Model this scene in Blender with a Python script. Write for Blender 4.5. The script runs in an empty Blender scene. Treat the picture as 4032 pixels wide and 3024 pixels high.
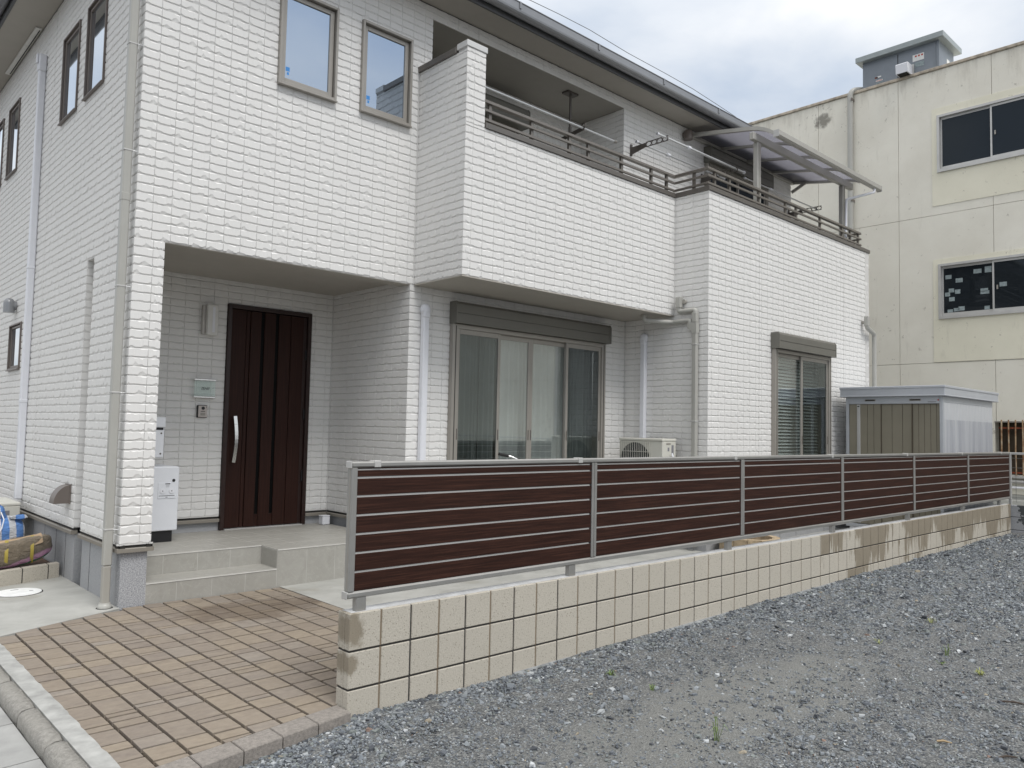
import bpy, math, random
import numpy as np
from mathutils import Matrix, Vector

random.seed(7)
RNG = np.random.default_rng(11)
S = bpy.context.scene
COL = S.collection
R_ = math.radians

# ------------------------------------------------------------------ camera
CAM = np.array([-2.2716, -3.6541, 1.5973])
YAW, PITCH, ROLL, FPX = 0.750916, 0.057575, 0.021117, 3086.99
f_ = np.array([math.sin(YAW) * math.cos(PITCH), math.cos(YAW) * math.cos(PITCH), math.sin(PITCH)])
r0 = np.array([math.cos(YAW), -math.sin(YAW), 0.0])
u0 = np.cross(r0, f_)
r_ = math.cos(ROLL) * r0 + math.sin(ROLL) * u0
u_ = -math.sin(ROLL) * r0 + math.cos(ROLL) * u0
cd = bpy.data.cameras.new('camera')
cd.sensor_width = 36.0
cd.sensor_fit = 'HORIZONTAL'
cd.lens = 36.0 * FPX / 4032.0
cd.clip_start = 0.05
cd.clip_end = 2000
cam = bpy.data.objects.new('camera', cd)
COL.objects.link(cam)
M = Matrix.Identity(4)
for i in range(3):
    M[i][0], M[i][1], M[i][2], M[i][3] = r_[i], u_[i], -f_[i], CAM[i]
cam.matrix_world = M
S.camera = cam

# ------------------------------------------------------------------ sky, sun, exposure
SUN_DIR = Vector((-0.06, -0.60, 0.92)).normalized()
SUN_STRENGTH, SUN_ANGLE = 1.5, 26.0
CLOUD_LEVEL, SKY_STRENGTH, EXPOSURE = 0.74, 0.10, 0.46
sl = bpy.data.lights.new('sun', 'SUN')
sl.energy = SUN_STRENGTH
sl.angle = R_(SUN_ANGLE)
sl.color = (1.0, 0.98, 0.95)
sun = bpy.data.objects.new('sun', sl)
COL.objects.link(sun)
sun.rotation_euler = (-SUN_DIR).to_track_quat('-Z', 'Y').to_euler()
sun.location = (0, -10, 20)

W = bpy.data.worlds.new('World')
S.world = W
W.use_nodes = True
nt = W.node_tree
N, L = nt.nodes, nt.links
N.clear()
wo = N.new('ShaderNodeOutputWorld')
sky = N.new('ShaderNodeTexSky')
sky.sky_type = 'NISHITA'
sky.sun_disc = False
sky.sun_elevation = math.asin(SUN_DIR.z)
sky.sun_rotation = math.atan2(SUN_DIR.x, SUN_DIR.y)
sky.air_density = 1.0
sky.dust_density = 1.2
b1 = N.new('ShaderNodeBackground')
b1.inputs['Strength'].default_value = SKY_STRENGTH
L.new(sky.outputs[0], b1.inputs['Color'])
tc = N.new('ShaderNodeTexCoord')
sep = N.new('ShaderNodeSeparateXYZ')
L.new(tc.outputs['Generated'], sep.inputs[0])


def wmath(op, a, b=None, c=None):
    n = N.new('ShaderNodeMath')
    n.operation = op
    for i, v in enumerate((a, b, c)):
        if v is None:
            continue
        if isinstance(v, (int, float)):
            n.inputs[i].default_value = v
        else:
            L.new(v, n.inputs[i])
    return n.outputs[0]


zc = wmath('MAXIMUM', sep.outputs['Z'], 0.0)
den = wmath('ADD', zc, 0.22)
px_ = wmath('DIVIDE', sep.outputs['X'], den)
py_ = wmath('DIVIDE', sep.outputs['Y'], den)
cmb = N.new('ShaderNodeCombineXYZ')
L.new(px_, cmb.inputs[0])
L.new(py_, cmb.inputs[1])
cmb.inputs[2].default_value = 1.2
n1 = N.new('ShaderNodeTexNoise')
n1.inputs['Scale'].default_value = 1.7
n1.inputs['Detail'].default_value = 7
n1.inputs['Roughness'].default_value = 0.52
n1.inputs['Distortion'].default_value = 0.35
L.new(cmb.outputs[0], n1.inputs['Vector'])
n2 = N.new('ShaderNodeTexNoise')
n2.inputs['Scale'].default_value = 0.75
n2.inputs['Detail'].default_value = 3
mp = N.new('ShaderNodeMapping')
mp.inputs['Location'].default_value = (0.3, 2.0, 0)
L.new(cmb.outputs[0], mp.inputs[0])
L.new(mp.outputs[0], n2.inputs['Vector'])
cover = wmath('ADD', wmath('MULTIPLY', n1.outputs[0], 0.5), wmath('MULTIPLY', n2.outputs[0], 0.6))
cr = N.new('ShaderNodeValToRGB')
cr.color_ramp.elements[0].position = 0.44
cr.color_ramp.elements[0].color = (0.74, 0.74, 0.74, 1)
cr.color_ramp.elements[1].position = 0.60
cr.color_ramp.elements[1].color = (1, 1, 1, 1)
L.new(cover, cr.inputs[0])
shade = N.new('ShaderNodeValToRGB')
shade.color_ramp.elements[0].position = 0.44
shade.color_ramp.elements[0].color = (0.66, 0.735, 0.835, 1)
shade.color_ramp.elements[1].position = 0.62
shade.color_ramp.elements[1].color = (1.0, 1.0, 1.0, 1)
L.new(cover, shade.inputs[0])
# overcast skies are brighter overhead than near the horizon
grad = wmath('MULTIPLY_ADD', zc, 0.65, 0.80)
b2 = N.new('ShaderNodeBackground')
L.new(shade.outputs[0], b2.inputs['Color'])
L.new(wmath('MULTIPLY', grad, CLOUD_LEVEL), b2.inputs['Strength'])
mx = N.new('ShaderNodeMixShader')
L.new(cr.outputs[0], mx.inputs[0])
L.new(b1.outputs[0], mx.inputs[1])
L.new(b2.outputs[0], mx.inputs[2])
L.new(mx.outputs[0], wo.inputs['Surface'])

S.view_settings.view_transform = 'Standard'
S.view_settings.look = 'None'
S.view_settings.exposure = EXPOSURE
S.view_settings.gamma = 1.0
S.view_settings.use_curve_mapping = False
try:
    S.cycles.use_denoising = True
    S.cycles.max_bounces = 7
    S.cycles.transparent_max_bounces = 12
    S.cycles.diffuse_bounces = 4
except Exception:
    pass

# ------------------------------------------------------------------ materials
MATS = {}


class MN:
    """a small material graph writer"""

    def __init__(self, name, rough=0.6, metallic=0.0, spec=None):
        m = bpy.data.materials.new(name)
        m.use_nodes = True
        self.m, self.t = m, m.node_tree
        self.N, self.L = self.t.nodes, self.t.links
        self.b = self.N['Principled BSDF']
        self.b.inputs['Roughness'].default_value = rough
        self.b.inputs['Metallic'].default_value = metallic
        if spec is not None:
            self.b.inputs['Specular IOR Level'].default_value = spec
        g = self.N.new('ShaderNodeNewGeometry')
        self.pos = g.outputs['Position']
        self.isl = g.outputs['Random Per Island']
        oi = self.N.new('ShaderNodeObjectInfo')
        self.rnd = oi.outputs['Random']
        MATS[name] = m

    def put(self, v, sock):
        if isinstance(v, (int, float)):
            sock.default_value = v
        elif isinstance(v, tuple):
            sock.default_value = v if len(v) == 4 else (*v, 1) if len(sock.default_value) == 4 else v
        else:
            self.L.new(v, sock)

    def math(self, op, a, b=None, c=None, clamp=False):
        n = self.N.new('ShaderNodeMath')
        n.operation = op
        n.use_clamp = clamp
        for i, v in enumerate((a, b, c)):
            if v is not None:
                self.put(v, n.inputs[i])
        return n.outputs[0]

    def xyz(self, v=None):
        n = self.N.new('ShaderNodeSeparateXYZ')
        self.L.new(v or self.pos, n.inputs[0])
        return n.outputs

    def vec(self, x, y, z):
        n = self.N.new('ShaderNodeCombineXYZ')
        for i, v in enumerate((x, y, z)):
            self.put(v, n.inputs[i])
        return n.outputs[0]

    def scaled(self, s, v=None, loc=(0, 0, 0)):
        n = self.N.new('ShaderNodeMapping')
        n.inputs['Scale'].default_value = s
        n.inputs['Location'].default_value = loc
        self.L.new(v or self.pos, n.inputs[0])
        return n.outputs[0]

    def noise(self, scale, detail=4, rough=0.55, v=None, dist=0.0):
        n = self.N.new('ShaderNodeTexNoise')
        n.inputs['Scale'].default_value = scale
        n.inputs['Detail'].default_value = detail
        n.inputs['Roughness'].default_value = rough
        n.inputs['Distortion'].default_value = dist
        self.L.new(v or self.pos, n.inputs['Vector'])
        return n.outputs[0]

    def voro(self, scale, v=None, feature='F1', out='Distance'):
        n = self.N.new('ShaderNodeTexVoronoi')
        n.feature = feature
        n.inputs['Scale'].default_value = scale
        self.L.new(v or self.pos, n.inputs['Vector'])
        return n.outputs[out]

    def ramp(self, fac, stops):
        n = self.N.new('ShaderNodeValToRGB')
        e = n.color_ramp.elements
        while len(e) < len(stops):
            e.new(0.5)
        for k, (p, c) in enumerate(stops):
            e[k].position = p
            e[k].color = (*c, 1) if isinstance(c, tuple) else (c, c, c, 1)
        self.put(fac, n.inputs[0])
        return n.outputs[0]

    def mix(self, fac, a, b, mode='MIX'):
        n = self.N.new('ShaderNodeMix')
        n.data_type = 'RGBA'
        n.blend_type = mode
        self.put(fac, n.inputs[0])
        self.put(a, n.inputs[6])
        self.put(b, n.inputs[7])
        return n.outputs[2]

    def color(self, c):
        self.put(c, self.b.inputs['Base Color'])
        return self

    def rough(self, v):
        self.put(v, self.b.inputs['Roughness'])
        return self

    def bump(self, h, strength=0.3, dist=0.01):
        n = self.N.new('ShaderNodeBump')
        n.inputs['Strength'].default_value = strength
        n.inputs['Distance'].default_value = dist
        self.L.new(h, n.inputs['Height'])
        self.L.new(n.outputs[0], self.b.inputs['Normal'])
        return self


def plain(name, c, rough=0.5, metallic=0.0, var=0.08, scale=6.0, bump=0.0, bscale=80.0, spec=None):
    m = MN(name, rough, metallic, spec)
    lo = tuple(x * (1 - var) for x in c)
    hi = tuple(min(1, x * (1 + var)) for x in c)
    m.color(m.ramp(m.noise(scale, 5), [(0.3, lo), (0.7, hi)]))
    if bump:
        m.bump(m.noise(bscale, 4), bump, 0.004)
    return m


# white textured siding
m = MN('siding', 0.62, spec=0.35)
a = m.noise(1.1, 3)
base = m.mix(a, (0.73, 0.722, 0.705), (0.775, 0.767, 0.75))
base = m.mix(m.math('MULTIPLY', m.isl, 0.16), base, (0.68, 0.672, 0.655))
m.color(base)
m.bump(m.noise(95, 5, 0.65), 0.14, 0.005)
plain('siding_back', (0.60, 0.592, 0.575), 0.7, var=0.03, bump=0.1)
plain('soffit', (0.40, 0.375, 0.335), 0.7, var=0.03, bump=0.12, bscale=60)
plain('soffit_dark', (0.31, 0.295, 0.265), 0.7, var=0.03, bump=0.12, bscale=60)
# foundation: grey render with trowel marks
m = MN('foundation', 0.85)
a = m.noise(60, 6, 0.7)
b = m.noise(7, 4)
m.color(m.mix(b, m.ramp(a, [(0.32, (0.24, 0.25, 0.265)), (0.68, (0.40, 0.405, 0.415))]), (0.36, 0.365, 0.375)))
m.bump(a, 0.6, 0.006)
# speckled stone render on the corner foundation
m = MN('foundation_speckle', 0.85)
a = m.noise(150, 3, 0.7, v=m.scaled((0.6, 0.6, 1.0)))
m.color(m.ramp(a, [(0.33, (0.17, 0.18, 0.20)), (0.5, (0.37, 0.375, 0.39)), (0.68, (0.60, 0.60, 0.61))]))
m.bump(a, 0.7, 0.006)
plain('flashing', (0.235, 0.215, 0.185), 0.45, var=0.04)
plain('dark_gap', (0.02, 0.018, 0.016), 0.8)
plain('frame_grey', (0.33, 0.31, 0.28), 0.38, 0.25, var=0.03)
plain('canopy_metal', (0.43, 0.42, 0.39), 0.4, 0.2, var=0.04)
plain('frame_brown', (0.17, 0.145, 0.13), 0.4, 0.2, var=0.03)
plain('frame_dark', (0.10, 0.088, 0.078), 0.4, 0.2, var=0.03)
plain('shutter', (0.155, 0.15, 0.132), 0.42, 0.15, var=0.04)
plain('rail_metal', (0.20, 0.182, 0.163), 0.34, 0.35, var=0.05)
plain('cap_metal', (0.15, 0.138, 0.125), 0.36, 0.3, var=0.05)
plain('cap_light', (0.62, 0.62, 0.61), 0.4, 0.1, var=0.03)
plain('gutter', (0.27, 0.275, 0.285), 0.28, 0.35, var=0.05)
plain('gutter_under', (0.11, 0.112, 0.116), 0.45, 0.2, var=0.05)
plain('roofing', (0.30, 0.31, 0.32), 0.5, 0.3, var=0.06)
plain('pipe_grey', (0.40, 0.395, 0.365), 0.35, var=0.03)
plain('pipe_beige', (0.36, 0.345, 0.31), 0.38, var=0.03)
plain('pipe_dark', (0.10, 0.095, 0.085), 0.5)
plain('white_plastic', (0.74, 0.75, 0.79), 0.32, var=0.02)
plain('clear_metal', (0.66, 0.67, 0.68), 0.3, 0.55, var=0.05)
plain('chrome', (0.75, 0.75, 0.74), 0.22, 1.0, var=0.03)
plain('black_plastic', (0.012, 0.012, 0.014), 0.4)
plain('black_rubber', (0.02, 0.02, 0.02), 0.8)
plain('ac_cream', (0.60, 0.59, 0.53), 0.45, var=0.03)
plain('ac_dark', (0.02, 0.022, 0.022), 0.6)
plain('box_white', (0.70, 0.72, 0.76), 0.4, var=0.02)
plain('sticker_white', (0.72, 0.72, 0.70), 0.6, var=0.06, scale=30)
plain('sticker_blue', (0.05, 0.25, 0.62), 0.5)
plain('lamp_metal', (0.50, 0.48, 0.45), 0.35, 0.4)
plain('lamp_shade', (0.68, 0.67, 0.64), 0.35)
plain('ink', (0.03, 0.03, 0.035), 0.7)
plain('print_grey', (0.22, 0.22, 0.24), 0.7)
plain('print_red', (0.45, 0.06, 0.04), 0.7)
plain('intercom', (0.52, 0.47, 0.44), 0.35, 0.3, var=0.03)
# aluminium fence frame
m = MN('fence_metal', 0.36, 0.55)
m.color(m.ramp(m.noise(5, 4), [(0.3, (0.32, 0.315, 0.30)), (0.7, (0.38, 0.375, 0.36))]))
m.bump(m.noise(160, 3), 0.05, 0.002)
# dark wood-print boards
m = MN('fence_board', 0.5, spec=0.2)
gr = m.noise(1.0, 8, 0.72, v=m.scaled((2.2, 30, 105)), dist=0.3)
g2 = m.noise(1.0, 4, 0.6, v=m.scaled((0.7, 10, 22)))
c = m.ramp(gr, [(0.28, (0.009, 0.0034, 0.0022)), (0.5, (0.036, 0.0132, 0.0086)), (0.72, (0.090, 0.038, 0.025))])
m.color(m.mix(m.math('MULTIPLY', g2, 0.5), c, (0.018, 0.0078, 0.0056)))
m.bump(gr, 0.25, 0.0015)
m.rough(m.math('MULTIPLY_ADD', gr, 0.2, 0.45))
# door
m = MN('door_wood', 0.5, spec=0.18)
gr = m.noise(1.0, 8, 0.7, v=m.scaled((130, 40, 2.2)), dist=0.2)
m.color(m.ramp(gr, [(0.3, (0.016, 0.0062, 0.0046)), (0.55, (0.030, 0.0115, 0.0082)), (0.75, (0.044, 0.018, 0.013))]))
m.bump(gr, 0.2, 0.0015)
plain('door_black', (0.003, 0.003, 0.003), 0.45, spec=0.1)
plain('door_frame', (0.022, 0.0085, 0.0065), 0.4, var=0.15, scale=20)
# concrete block wall with water stains
m = MN('block', 0.92)
sp = m.xyz()
fine = m.noise(120, 5, 0.75)
med = m.noise(9, 5, 0.6)
dry = m.mix(med, m.ramp(fine, [(0.30, (0.27, 0.25, 0.205)), (0.5, (0.485, 0.45, 0.385)), (0.72, (0.67, 0.63, 0.555))]), (0.48, 0.445, 0.38))
dots = m.ramp(m.voro(58), [(0.13, (0.42, 0.39, 0.35)), (0.26, 1.0)])
dry = m.mix(0.7, dry, dots, 'MULTIPLY')
dry = m.mix(m.math('MULTIPLY', m.rnd, 0.25), dry, (0.40, 0.37, 0.315))
# drips run down from the top and from the joints
nx1 = m.noise(1.0, 4, 0.6, v=m.vec(m.math('MULTIPLY', sp[0], 1.35), 3.1, m.math('MULTIPLY', m.math('FLOOR', m.math('MULTIPLY', sp[2], 5.0)), 0.35)))
nx2 = m.noise(1.0, 3, 0.75, v=m.vec(m.math('MULTIPLY', sp[0], 17.0), 8.1, m.math('MULTIPLY', sp[2], 1.6)))
ramp_x = m.math('DIVIDE', m.math('SUBTRACT', sp[0], 5.38), 2.2, clamp=True)
reach = m.math('MULTIPLY_ADD', nx1, 2.7, -1.36)
reach = m.math('MULTIPLY_ADD', m.math('SUBTRACT', nx2, 0.45), 1.25, reach)
reach = m.math('ADD', reach, m.math('MULTIPLY_ADD', ramp_x, 0.26, 0.03))
on = m.math('GREATER_THAN', sp[0], 5.41)
depth = m.math('SUBTRACT', 0.60, sp[2])
wet = m.math('MULTIPLY', m.math('SUBTRACT', reach, depth), 26.0, clamp=True)
wet = m.math('MULTIPLY', wet, on)
# the small wet patches on the near end
for cx, cz, rx, rz in ((0.03, 0.515, 0.075, 0.12), (0.015, 0.335, 0.05, 0.07)):
    dx = m.math('DIVIDE', m.math('SUBTRACT', sp[0], cx), rx)
    dz = m.math('DIVIDE', m.math('SUBTRACT', sp[2], cz), rz)
    dd = m.math('SQRT', m.math('ADD', m.math('MULTIPLY', dx, dx), m.math('MULTIPLY', dz, dz)))
    dd = m.math('ADD', dd, m.math('MULTIPLY', m.math('SUBTRACT', m.noise(22, 3), 0.5), 1.1))
    k = m.math('MULTIPLY', m.math('SUBTRACT', 0.95, dd), 2.6, clamp=True)
    wet = m.math('MAXIMUM', wet, k)
m.color(m.mix(m.math('MULTIPLY', wet, 0.80), dry, m.mix(med, (0.165, 0.134, 0.09), (0.25, 0.208, 0.148))))
m.rough(m.math('MULTIPLY_ADD', wet, -0.25, 0.92))
m.bump(fine, 0.65, 0.005)
# mortar top of wall (grey skim)
plain('mortar_skim', (0.50, 0.505, 0.51), 0.9, var=0.16, scale=14, bump=0.5, bscale=120)
plain('footing', (0.24, 0.25, 0.255), 0.95, var=0.3, scale=12, bump=0.8, bscale=70)
plain('mortar_dark', (0.045, 0.042, 0.04), 0.95, var=0.15, scale=30, bump=0.5)
plain('mortar_tan', (0.21, 0.165, 0.115), 0.95, var=0.1, scale=30, bump=0.5)
# grey wall, half of it wet
m = MN('grey_block', 0.9)
sp = m.xyz()
a = m.noise(90, 5, 0.7)
e = m.math('ADD', m.math('MULTIPLY', sp[1], 2.2), m.math('MULTIPLY', m.noise(9, 5, 0.65), 1.1))
e = m.math('ADD', e, m.math('MULTIPLY', m.math('SUBTRACT', sp[2], 0.4), -0.9))
dryc = m.ramp(a, [(0.3, (0.30, 0.31, 0.33)), (0.7, (0.42, 0.43, 0.45))])
m.color(m.mix(m.ramp(e, [(0.30, 1.0), (0.34, 0.0)]), dryc, (0.075, 0.082, 0.085)))
m.bump(a, 0.5, 0.005)
# concrete
m = MN('concrete', 0.85)
a = m.noise(3.0, 6, 0.62, dist=0.4)
b = m.noise(110, 4, 0.65)
c = m.ramp(a, [(0.25, (0.29, 0.288, 0.265)), (0.5, (0.385, 0.383, 0.358)), (0.75, (0.47, 0.468, 0.44))])
c = m.mix(m.math('MULTIPLY', b, 0.35), c, (0.33, 0.33, 0.31))
st = m.ramp(m.noise(1.7, 5, 0.6, v=m.scaled((1, 1, 1), loc=(3.3, 9.1, 0))), [(0.60, 0.0), (0.64, 0.5)])
m.color(m.mix(st, c, (0.30, 0.285, 0.245)))
m.bump(b, 0.25, 0.003)
plain('concrete_pale', (0.36, 0.36, 0.345), 0.88, var=0.22, scale=11, bump=0.4, bscale=90)
plain('concrete_road', (0.34, 0.34, 0.33), 0.88, var=0.16, scale=5, bump=0.6, bscale=120)
m = MN('kerb', 0.92)
a = m.noise(45, 6, 0.7)
b = m.noise(5, 4)
m.color(m.mix(b, m.ramp(a, [(0.3, (0.15, 0.143, 0.13)), (0.7, (0.42, 0.405, 0.375))]), (0.29, 0.278, 0.25)))
m.bump(a, 0.9, 0.012)
plain('asphalt', (0.05, 0.05, 0.052), 0.9, var=0.2, scale=40, bump=0.6, bscale=200)
plain('paver_joint', (0.030, 0.022, 0.018), 0.95, var=0.3, scale=60, bump=0.8, bscale=150)
# pavers: streaked sandstone look, each its own tint
m = MN('paver', 0.78, spec=0.3)
n = m.N.new('ShaderNodeVectorMath')
n.operation = 'ADD'
m.L.new(m.pos, n.inputs[0])
m.L.new(m.vec(m.math('MULTIPLY', m.rnd, 37.0), m.math('MULTIPLY', m.rnd, 91.0), 0.0), n.inputs[1])
pv = n.outputs[0]
st = m.noise(1.0, 6, 0.62, v=m.scaled((7, 30, 1), v=pv), dist=0.6)
fi = m.noise(120, 4, 0.7)
c = m.ramp(st, [(0.25, (0.165, 0.128, 0.108)), (0.42, (0.26, 0.208, 0.168)), (0.58, (0.35, 0.285, 0.22)), (0.78, (0.50, 0.43, 0.325))])
tint = m.ramp(m.rnd, [(0.0, (0.225, 0.195, 0.175)), (0.25, (0.29, 0.248, 0.203)), (0.5, (0.37, 0.31, 0.23)), (0.75, (0.255, 0.212, 0.168)), (1.0, (0.325, 0.30, 0.275))])
c = m.mix(0.58, c, tint)
c = m.mix(m.math('MULTIPLY', fi, 0.26), c, (0.20, 0.165, 0.14))
sp = m.xyz()
dx = m.math('DIVIDE', m.math('SUBTRACT', sp[0], 0.62), 0.75)
dy = m.math('DIVIDE', m.math('SUBTRACT', sp[1], 2.45), 0.42)
dd = m.math('ADD', m.math('MULTIPLY', dx, dx), m.math('MULTIPLY', dy, dy))
dd = m.math('ADD', dd, m.math('MULTIPLY', m.math('SUBTRACT', m.noise(5, 5, 0.6), 0.5), 3.0))
damp = m.ramp(dd, [(0.35, 0.55), (1.0, 0.0)])
c = m.mix(0.22, c, m.ramp(m.noise(26, 5, 0.65), [(0.3, (0.165, 0.15, 0.128)), (0.7, (0.35, 0.328, 0.285))]))
c = m.mix(damp, c, (0.125, 0.092, 0.066))
m.color(m.mix(1.0, c, (0.88, 0.87, 0.86), 'MULTIPLY'))
m.bump(fi, 0.30, 0.003)
plain('edging', (0.245, 0.222, 0.20), 0.92, var=0.22, scale=60, bump=0.8, bscale=150)
# porch tiles: beige grey with pale veins
m = MN('porch_tile', 0.42, spec=0.45)
a = m.noise(7, 6, 0.6, dist=1.0)
ve = m.math('ABSOLUTE', m.math('SUBTRACT', m.noise(6.5, 5, 0.6, v=m.scaled((1, 1, 1), loc=(2, 5, 1)), dist=1.8), 0.5))
c = m.ramp(a, [(0.25, (0.325, 0.315, 0.285)), (0.75, (0.385, 0.375, 0.345))])
m.color(m.mix(m.ramp(ve, [(0.003, 0.35), (0.012, 0.0)]), c, (0.52, 0.505, 0.465)))
m.bump(m.noise(60, 3), 0.06, 0.002)
plain('tile_grout', (0.48, 0.47, 0.44), 0.9, var=0.1)
# neighbouring building: stained cream panels
for nm, c0, c1 in (('panel_cream', (0.715, 0.685, 0.60), (0.80, 0.775, 0.69)), ('panel_yellow', (0.72, 0.69, 0.565), (0.80, 0.77, 0.64))):
    m = MN(nm, 0.9)
    sp = m.xyz()
    a = m.noise(1.3, 6, 0.6)
    c = m.ramp(a, [(0.3, c0), (0.7, c1)])
    gr = m.noise(1.0, 6, 0.7, v=m.scaled((1, 5.0, 1.1)))
    top = m.math('MULTIPLY_ADD', m.math('SUBTRACT', sp[2], 8.2), 0.22, 0.0, clamp=True)
    gk = m.ramp(m.math('ADD', gr, top), [(0.60, 0.0), (0.85, 0.45)])
    c = m.mix(gk, c, (0.36, 0.33, 0.27))
    sp2 = m.ramp(m.math('ADD', m.noise(7.0, 4, 0.75), m.math('MULTIPLY', m.noise(0.8, 2), 0.3)), [(0.79, 0.0), (0.86, 0.6)])
    c = m.mix(sp2, c, (0.27, 0.245, 0.20))
    dy = m.math('DIVIDE', m.math('SUBTRACT', sp[1], 4.17), 0.22)
    dz = m.math('DIVIDE', m.math('SUBTRACT', sp[2], 8.56), 0.20)
    dd = m.math('ADD', m.math('MULTIPLY', dy, dy), m.math('MULTIPLY', dz, dz))
    dd = m.math('ADD', dd, m.math('MULTIPLY', m.math('SUBTRACT', m.noise(9, 4), 0.5), 2.2))
    c = m.mix(m.ramp(dd, [(0.2, 0.75), (0.9, 0.0)]), c, (0.13, 0.12, 0.10))
    m.color(c)
    m.bump(m.noise(45, 5), 0.3, 0.005)
plain('panel_joint', (0.46, 0.44, 0.38), 0.95, var=0.2)
plain('parapet', (0.42, 0.37, 0.30), 0.85, var=0.45, scale=7, bump=0.3)
plain('alu_pale', (0.52, 0.515, 0.50), 0.4, 0.3, var=0.06)
plain('white_wall', (0.46, 0.46, 0.43), 0.85, var=0.08, scale=4)
plain('cabinet', (0.20, 0.225, 0.255), 0.45, 0.1, var=0.05)
plain('cabinet_lid', (0.30, 0.335, 0.34), 0.45, 0.1, var=0.06)
plain('interior_dark', (0.02, 0.02, 0.02), 0.8)
plain('interior_brown', (0.055, 0.04, 0.026), 0.9, var=0.3, scale=4)
m = MN('rust_bar', 0.85)
a = m.noise(6, 6, 0.7)
m.color(m.ramp(a, [(0.35, (0.16, 0.055, 0.022)), (0.5, (0.36, 0.24, 0.14)), (0.65, (0.46, 0.38, 0.27))]))
m.bump(m.noise(80, 4), 0.4, 0.004)
plain('rust_red', (0.22, 0.055, 0.025), 0.9, var=0.5, scale=18)
plain('wire', (0.19, 0.19, 0.185), 0.5, 0.5)
# shed
m = MN('shed_side', 0.42, 0.15)
sp = m.xyz()
sc = m.ramp(m.noise(1.0, 4, 0.7, v=m.scaled((7.0, 1, 0.25))), [(0.42, 0.0), (0.60, 1.0)])
lo = m.math('LESS_THAN', sp[2], 1.86)
m.color(m.mix(m.math('MULTIPLY', m.math('MULTIPLY_ADD', sc, 0.75, 0.25), lo), (0.56, 0.575, 0.60), (0.40, 0.415, 0.455)))
plain('shed_frame', (0.44, 0.46, 0.49), 0.4, 0.2, var=0.04)
plain('shed_roof', (0.46, 0.48, 0.515), 0.4, 0.2, var=0.04)
m = MN('shed_door', 0.5, spec=0.4)
m.color(m.ramp(m.noise(2.5, 4), [(0.3, (0.205, 0.187, 0.142)), (0.7, (0.235, 0.215, 0.165))]))
plain('shed_seam', (0.075, 0.06, 0.04), 0.7)
# glass
def glass(name, glossy, fac, back, transparent=None, rough=0.01):
    mm = MN(name)
    g = mm.N.new('ShaderNodeBsdfGlossy')
    g.inputs['Roughness'].default_value = rough
    g.inputs['Color'].default_value = (*glossy, 1)
    bn = mm.N.new('ShaderNodeBump')
    bn.inputs['Strength'].default_value = 0.03
    bn.inputs['Distance'].default_value = 0.02
    mm.L.new(mm.noise(1.6, 2), bn.inputs['Height'])
    mm.L.new(bn.outputs[0], g.inputs['Normal'])
    if transparent:
        d = mm.N.new('ShaderNodeBsdfTransparent')
        d.inputs['Color'].default_value = (*transparent, 1)
    else:
        d = mm.N.new('ShaderNodeBsdfDiffuse')
        d.inputs['Color'].default_value = (*back, 1)
    geo = mm.N.new('ShaderNodeNewGeometry')
    dt = mm.N.new('ShaderNodeVectorMath')
    dt.operation = 'DOT_PRODUCT'
    mm.L.new(geo.outputs['Normal'], dt.inputs[0])
    mm.L.new(geo.outputs['Incoming'], dt.inputs[1])
    cs = mm.math('SUBTRACT', 1.0, mm.math('ABSOLUTE', dt.outputs['Value']))
    sch = mm.math('MULTIPLY_ADD', mm.math('POWER', cs, 5.0), 0.92, 0.06)
    fc = mm.math('ADD', sch, fac, clamp=True)
    x = mm.N.new('ShaderNodeMixShader')
    mm.L.new(fc, x.inputs[0])
    mm.L.new(d.outputs[0], x.inputs[1])
    mm.L.new(g.outputs[0], x.inputs[2])
    mm.L.new(x.outputs[0], mm.N['Material Output'].inputs['Surface'])


glass('glass_sky', (0.72, 0.84, 1.0), 0.50, (0.03, 0.035, 0.04))
glass('glass_dark', (0.55, 0.6, 0.65), -0.02, (0.016, 0.02, 0.024))
glass('glass_side', (0.88, 0.93, 0.98), 0.52, (0.02, 0.022, 0.024))
glass('glass_clear', (0.92, 0.95, 0.96), 0.14, None, (0.89, 0.91, 0.905))
glass('glass_plate', (0.9, 0.97, 0.95), 0.03, None, (0.86, 0.90, 0.885))
glass('glass_screen', (0.8, 0.86, 0.88), 0.07, None, (0.60, 0.625, 0.62))
# curtain
m = MN('curtain', 0.85)
m.color(m.ramp(m.noise(3, 3), [(0.3, (0.52, 0.54, 0.53)), (0.7, (0.64, 0.66, 0.65))]))
plain('blind', (0.66, 0.70, 0.69), 0.6, var=0.03)
# polycarbonate
m = MN('polycarbonate')
tr = m.N.new('ShaderNodeBsdfTranslucent')
tr.inputs['Color'].default_value = (0.40, 0.40, 0.435, 1)
gl = m.N.new('ShaderNodeBsdfGlossy')
gl.inputs['Roughness'].default_value = 0.25
gl.inputs['Color'].default_value = (0.6, 0.6, 0.65, 1)
tp = m.N.new('ShaderNodeBsdfTransparent')
tp.inputs['Color'].default_value = (0.66, 0.65, 0.67, 1)
x1 = m.N.new('ShaderNodeMixShader')
x1.inputs[0].default_value = 0.55
m.L.new(tr.outputs[0], x1.inputs[1])
m.L.new(tp.outputs[0], x1.inputs[2])
x2 = m.N.new('ShaderNodeMixShader')
x2.inputs[0].default_value = 0.10
m.L.new(x1.outputs[0], x2.inputs[1])
m.L.new(gl.outputs[0], x2.inputs[2])
m.L.new(x2.outputs[0], m.N['Material Output'].inputs['Surface'])
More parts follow.
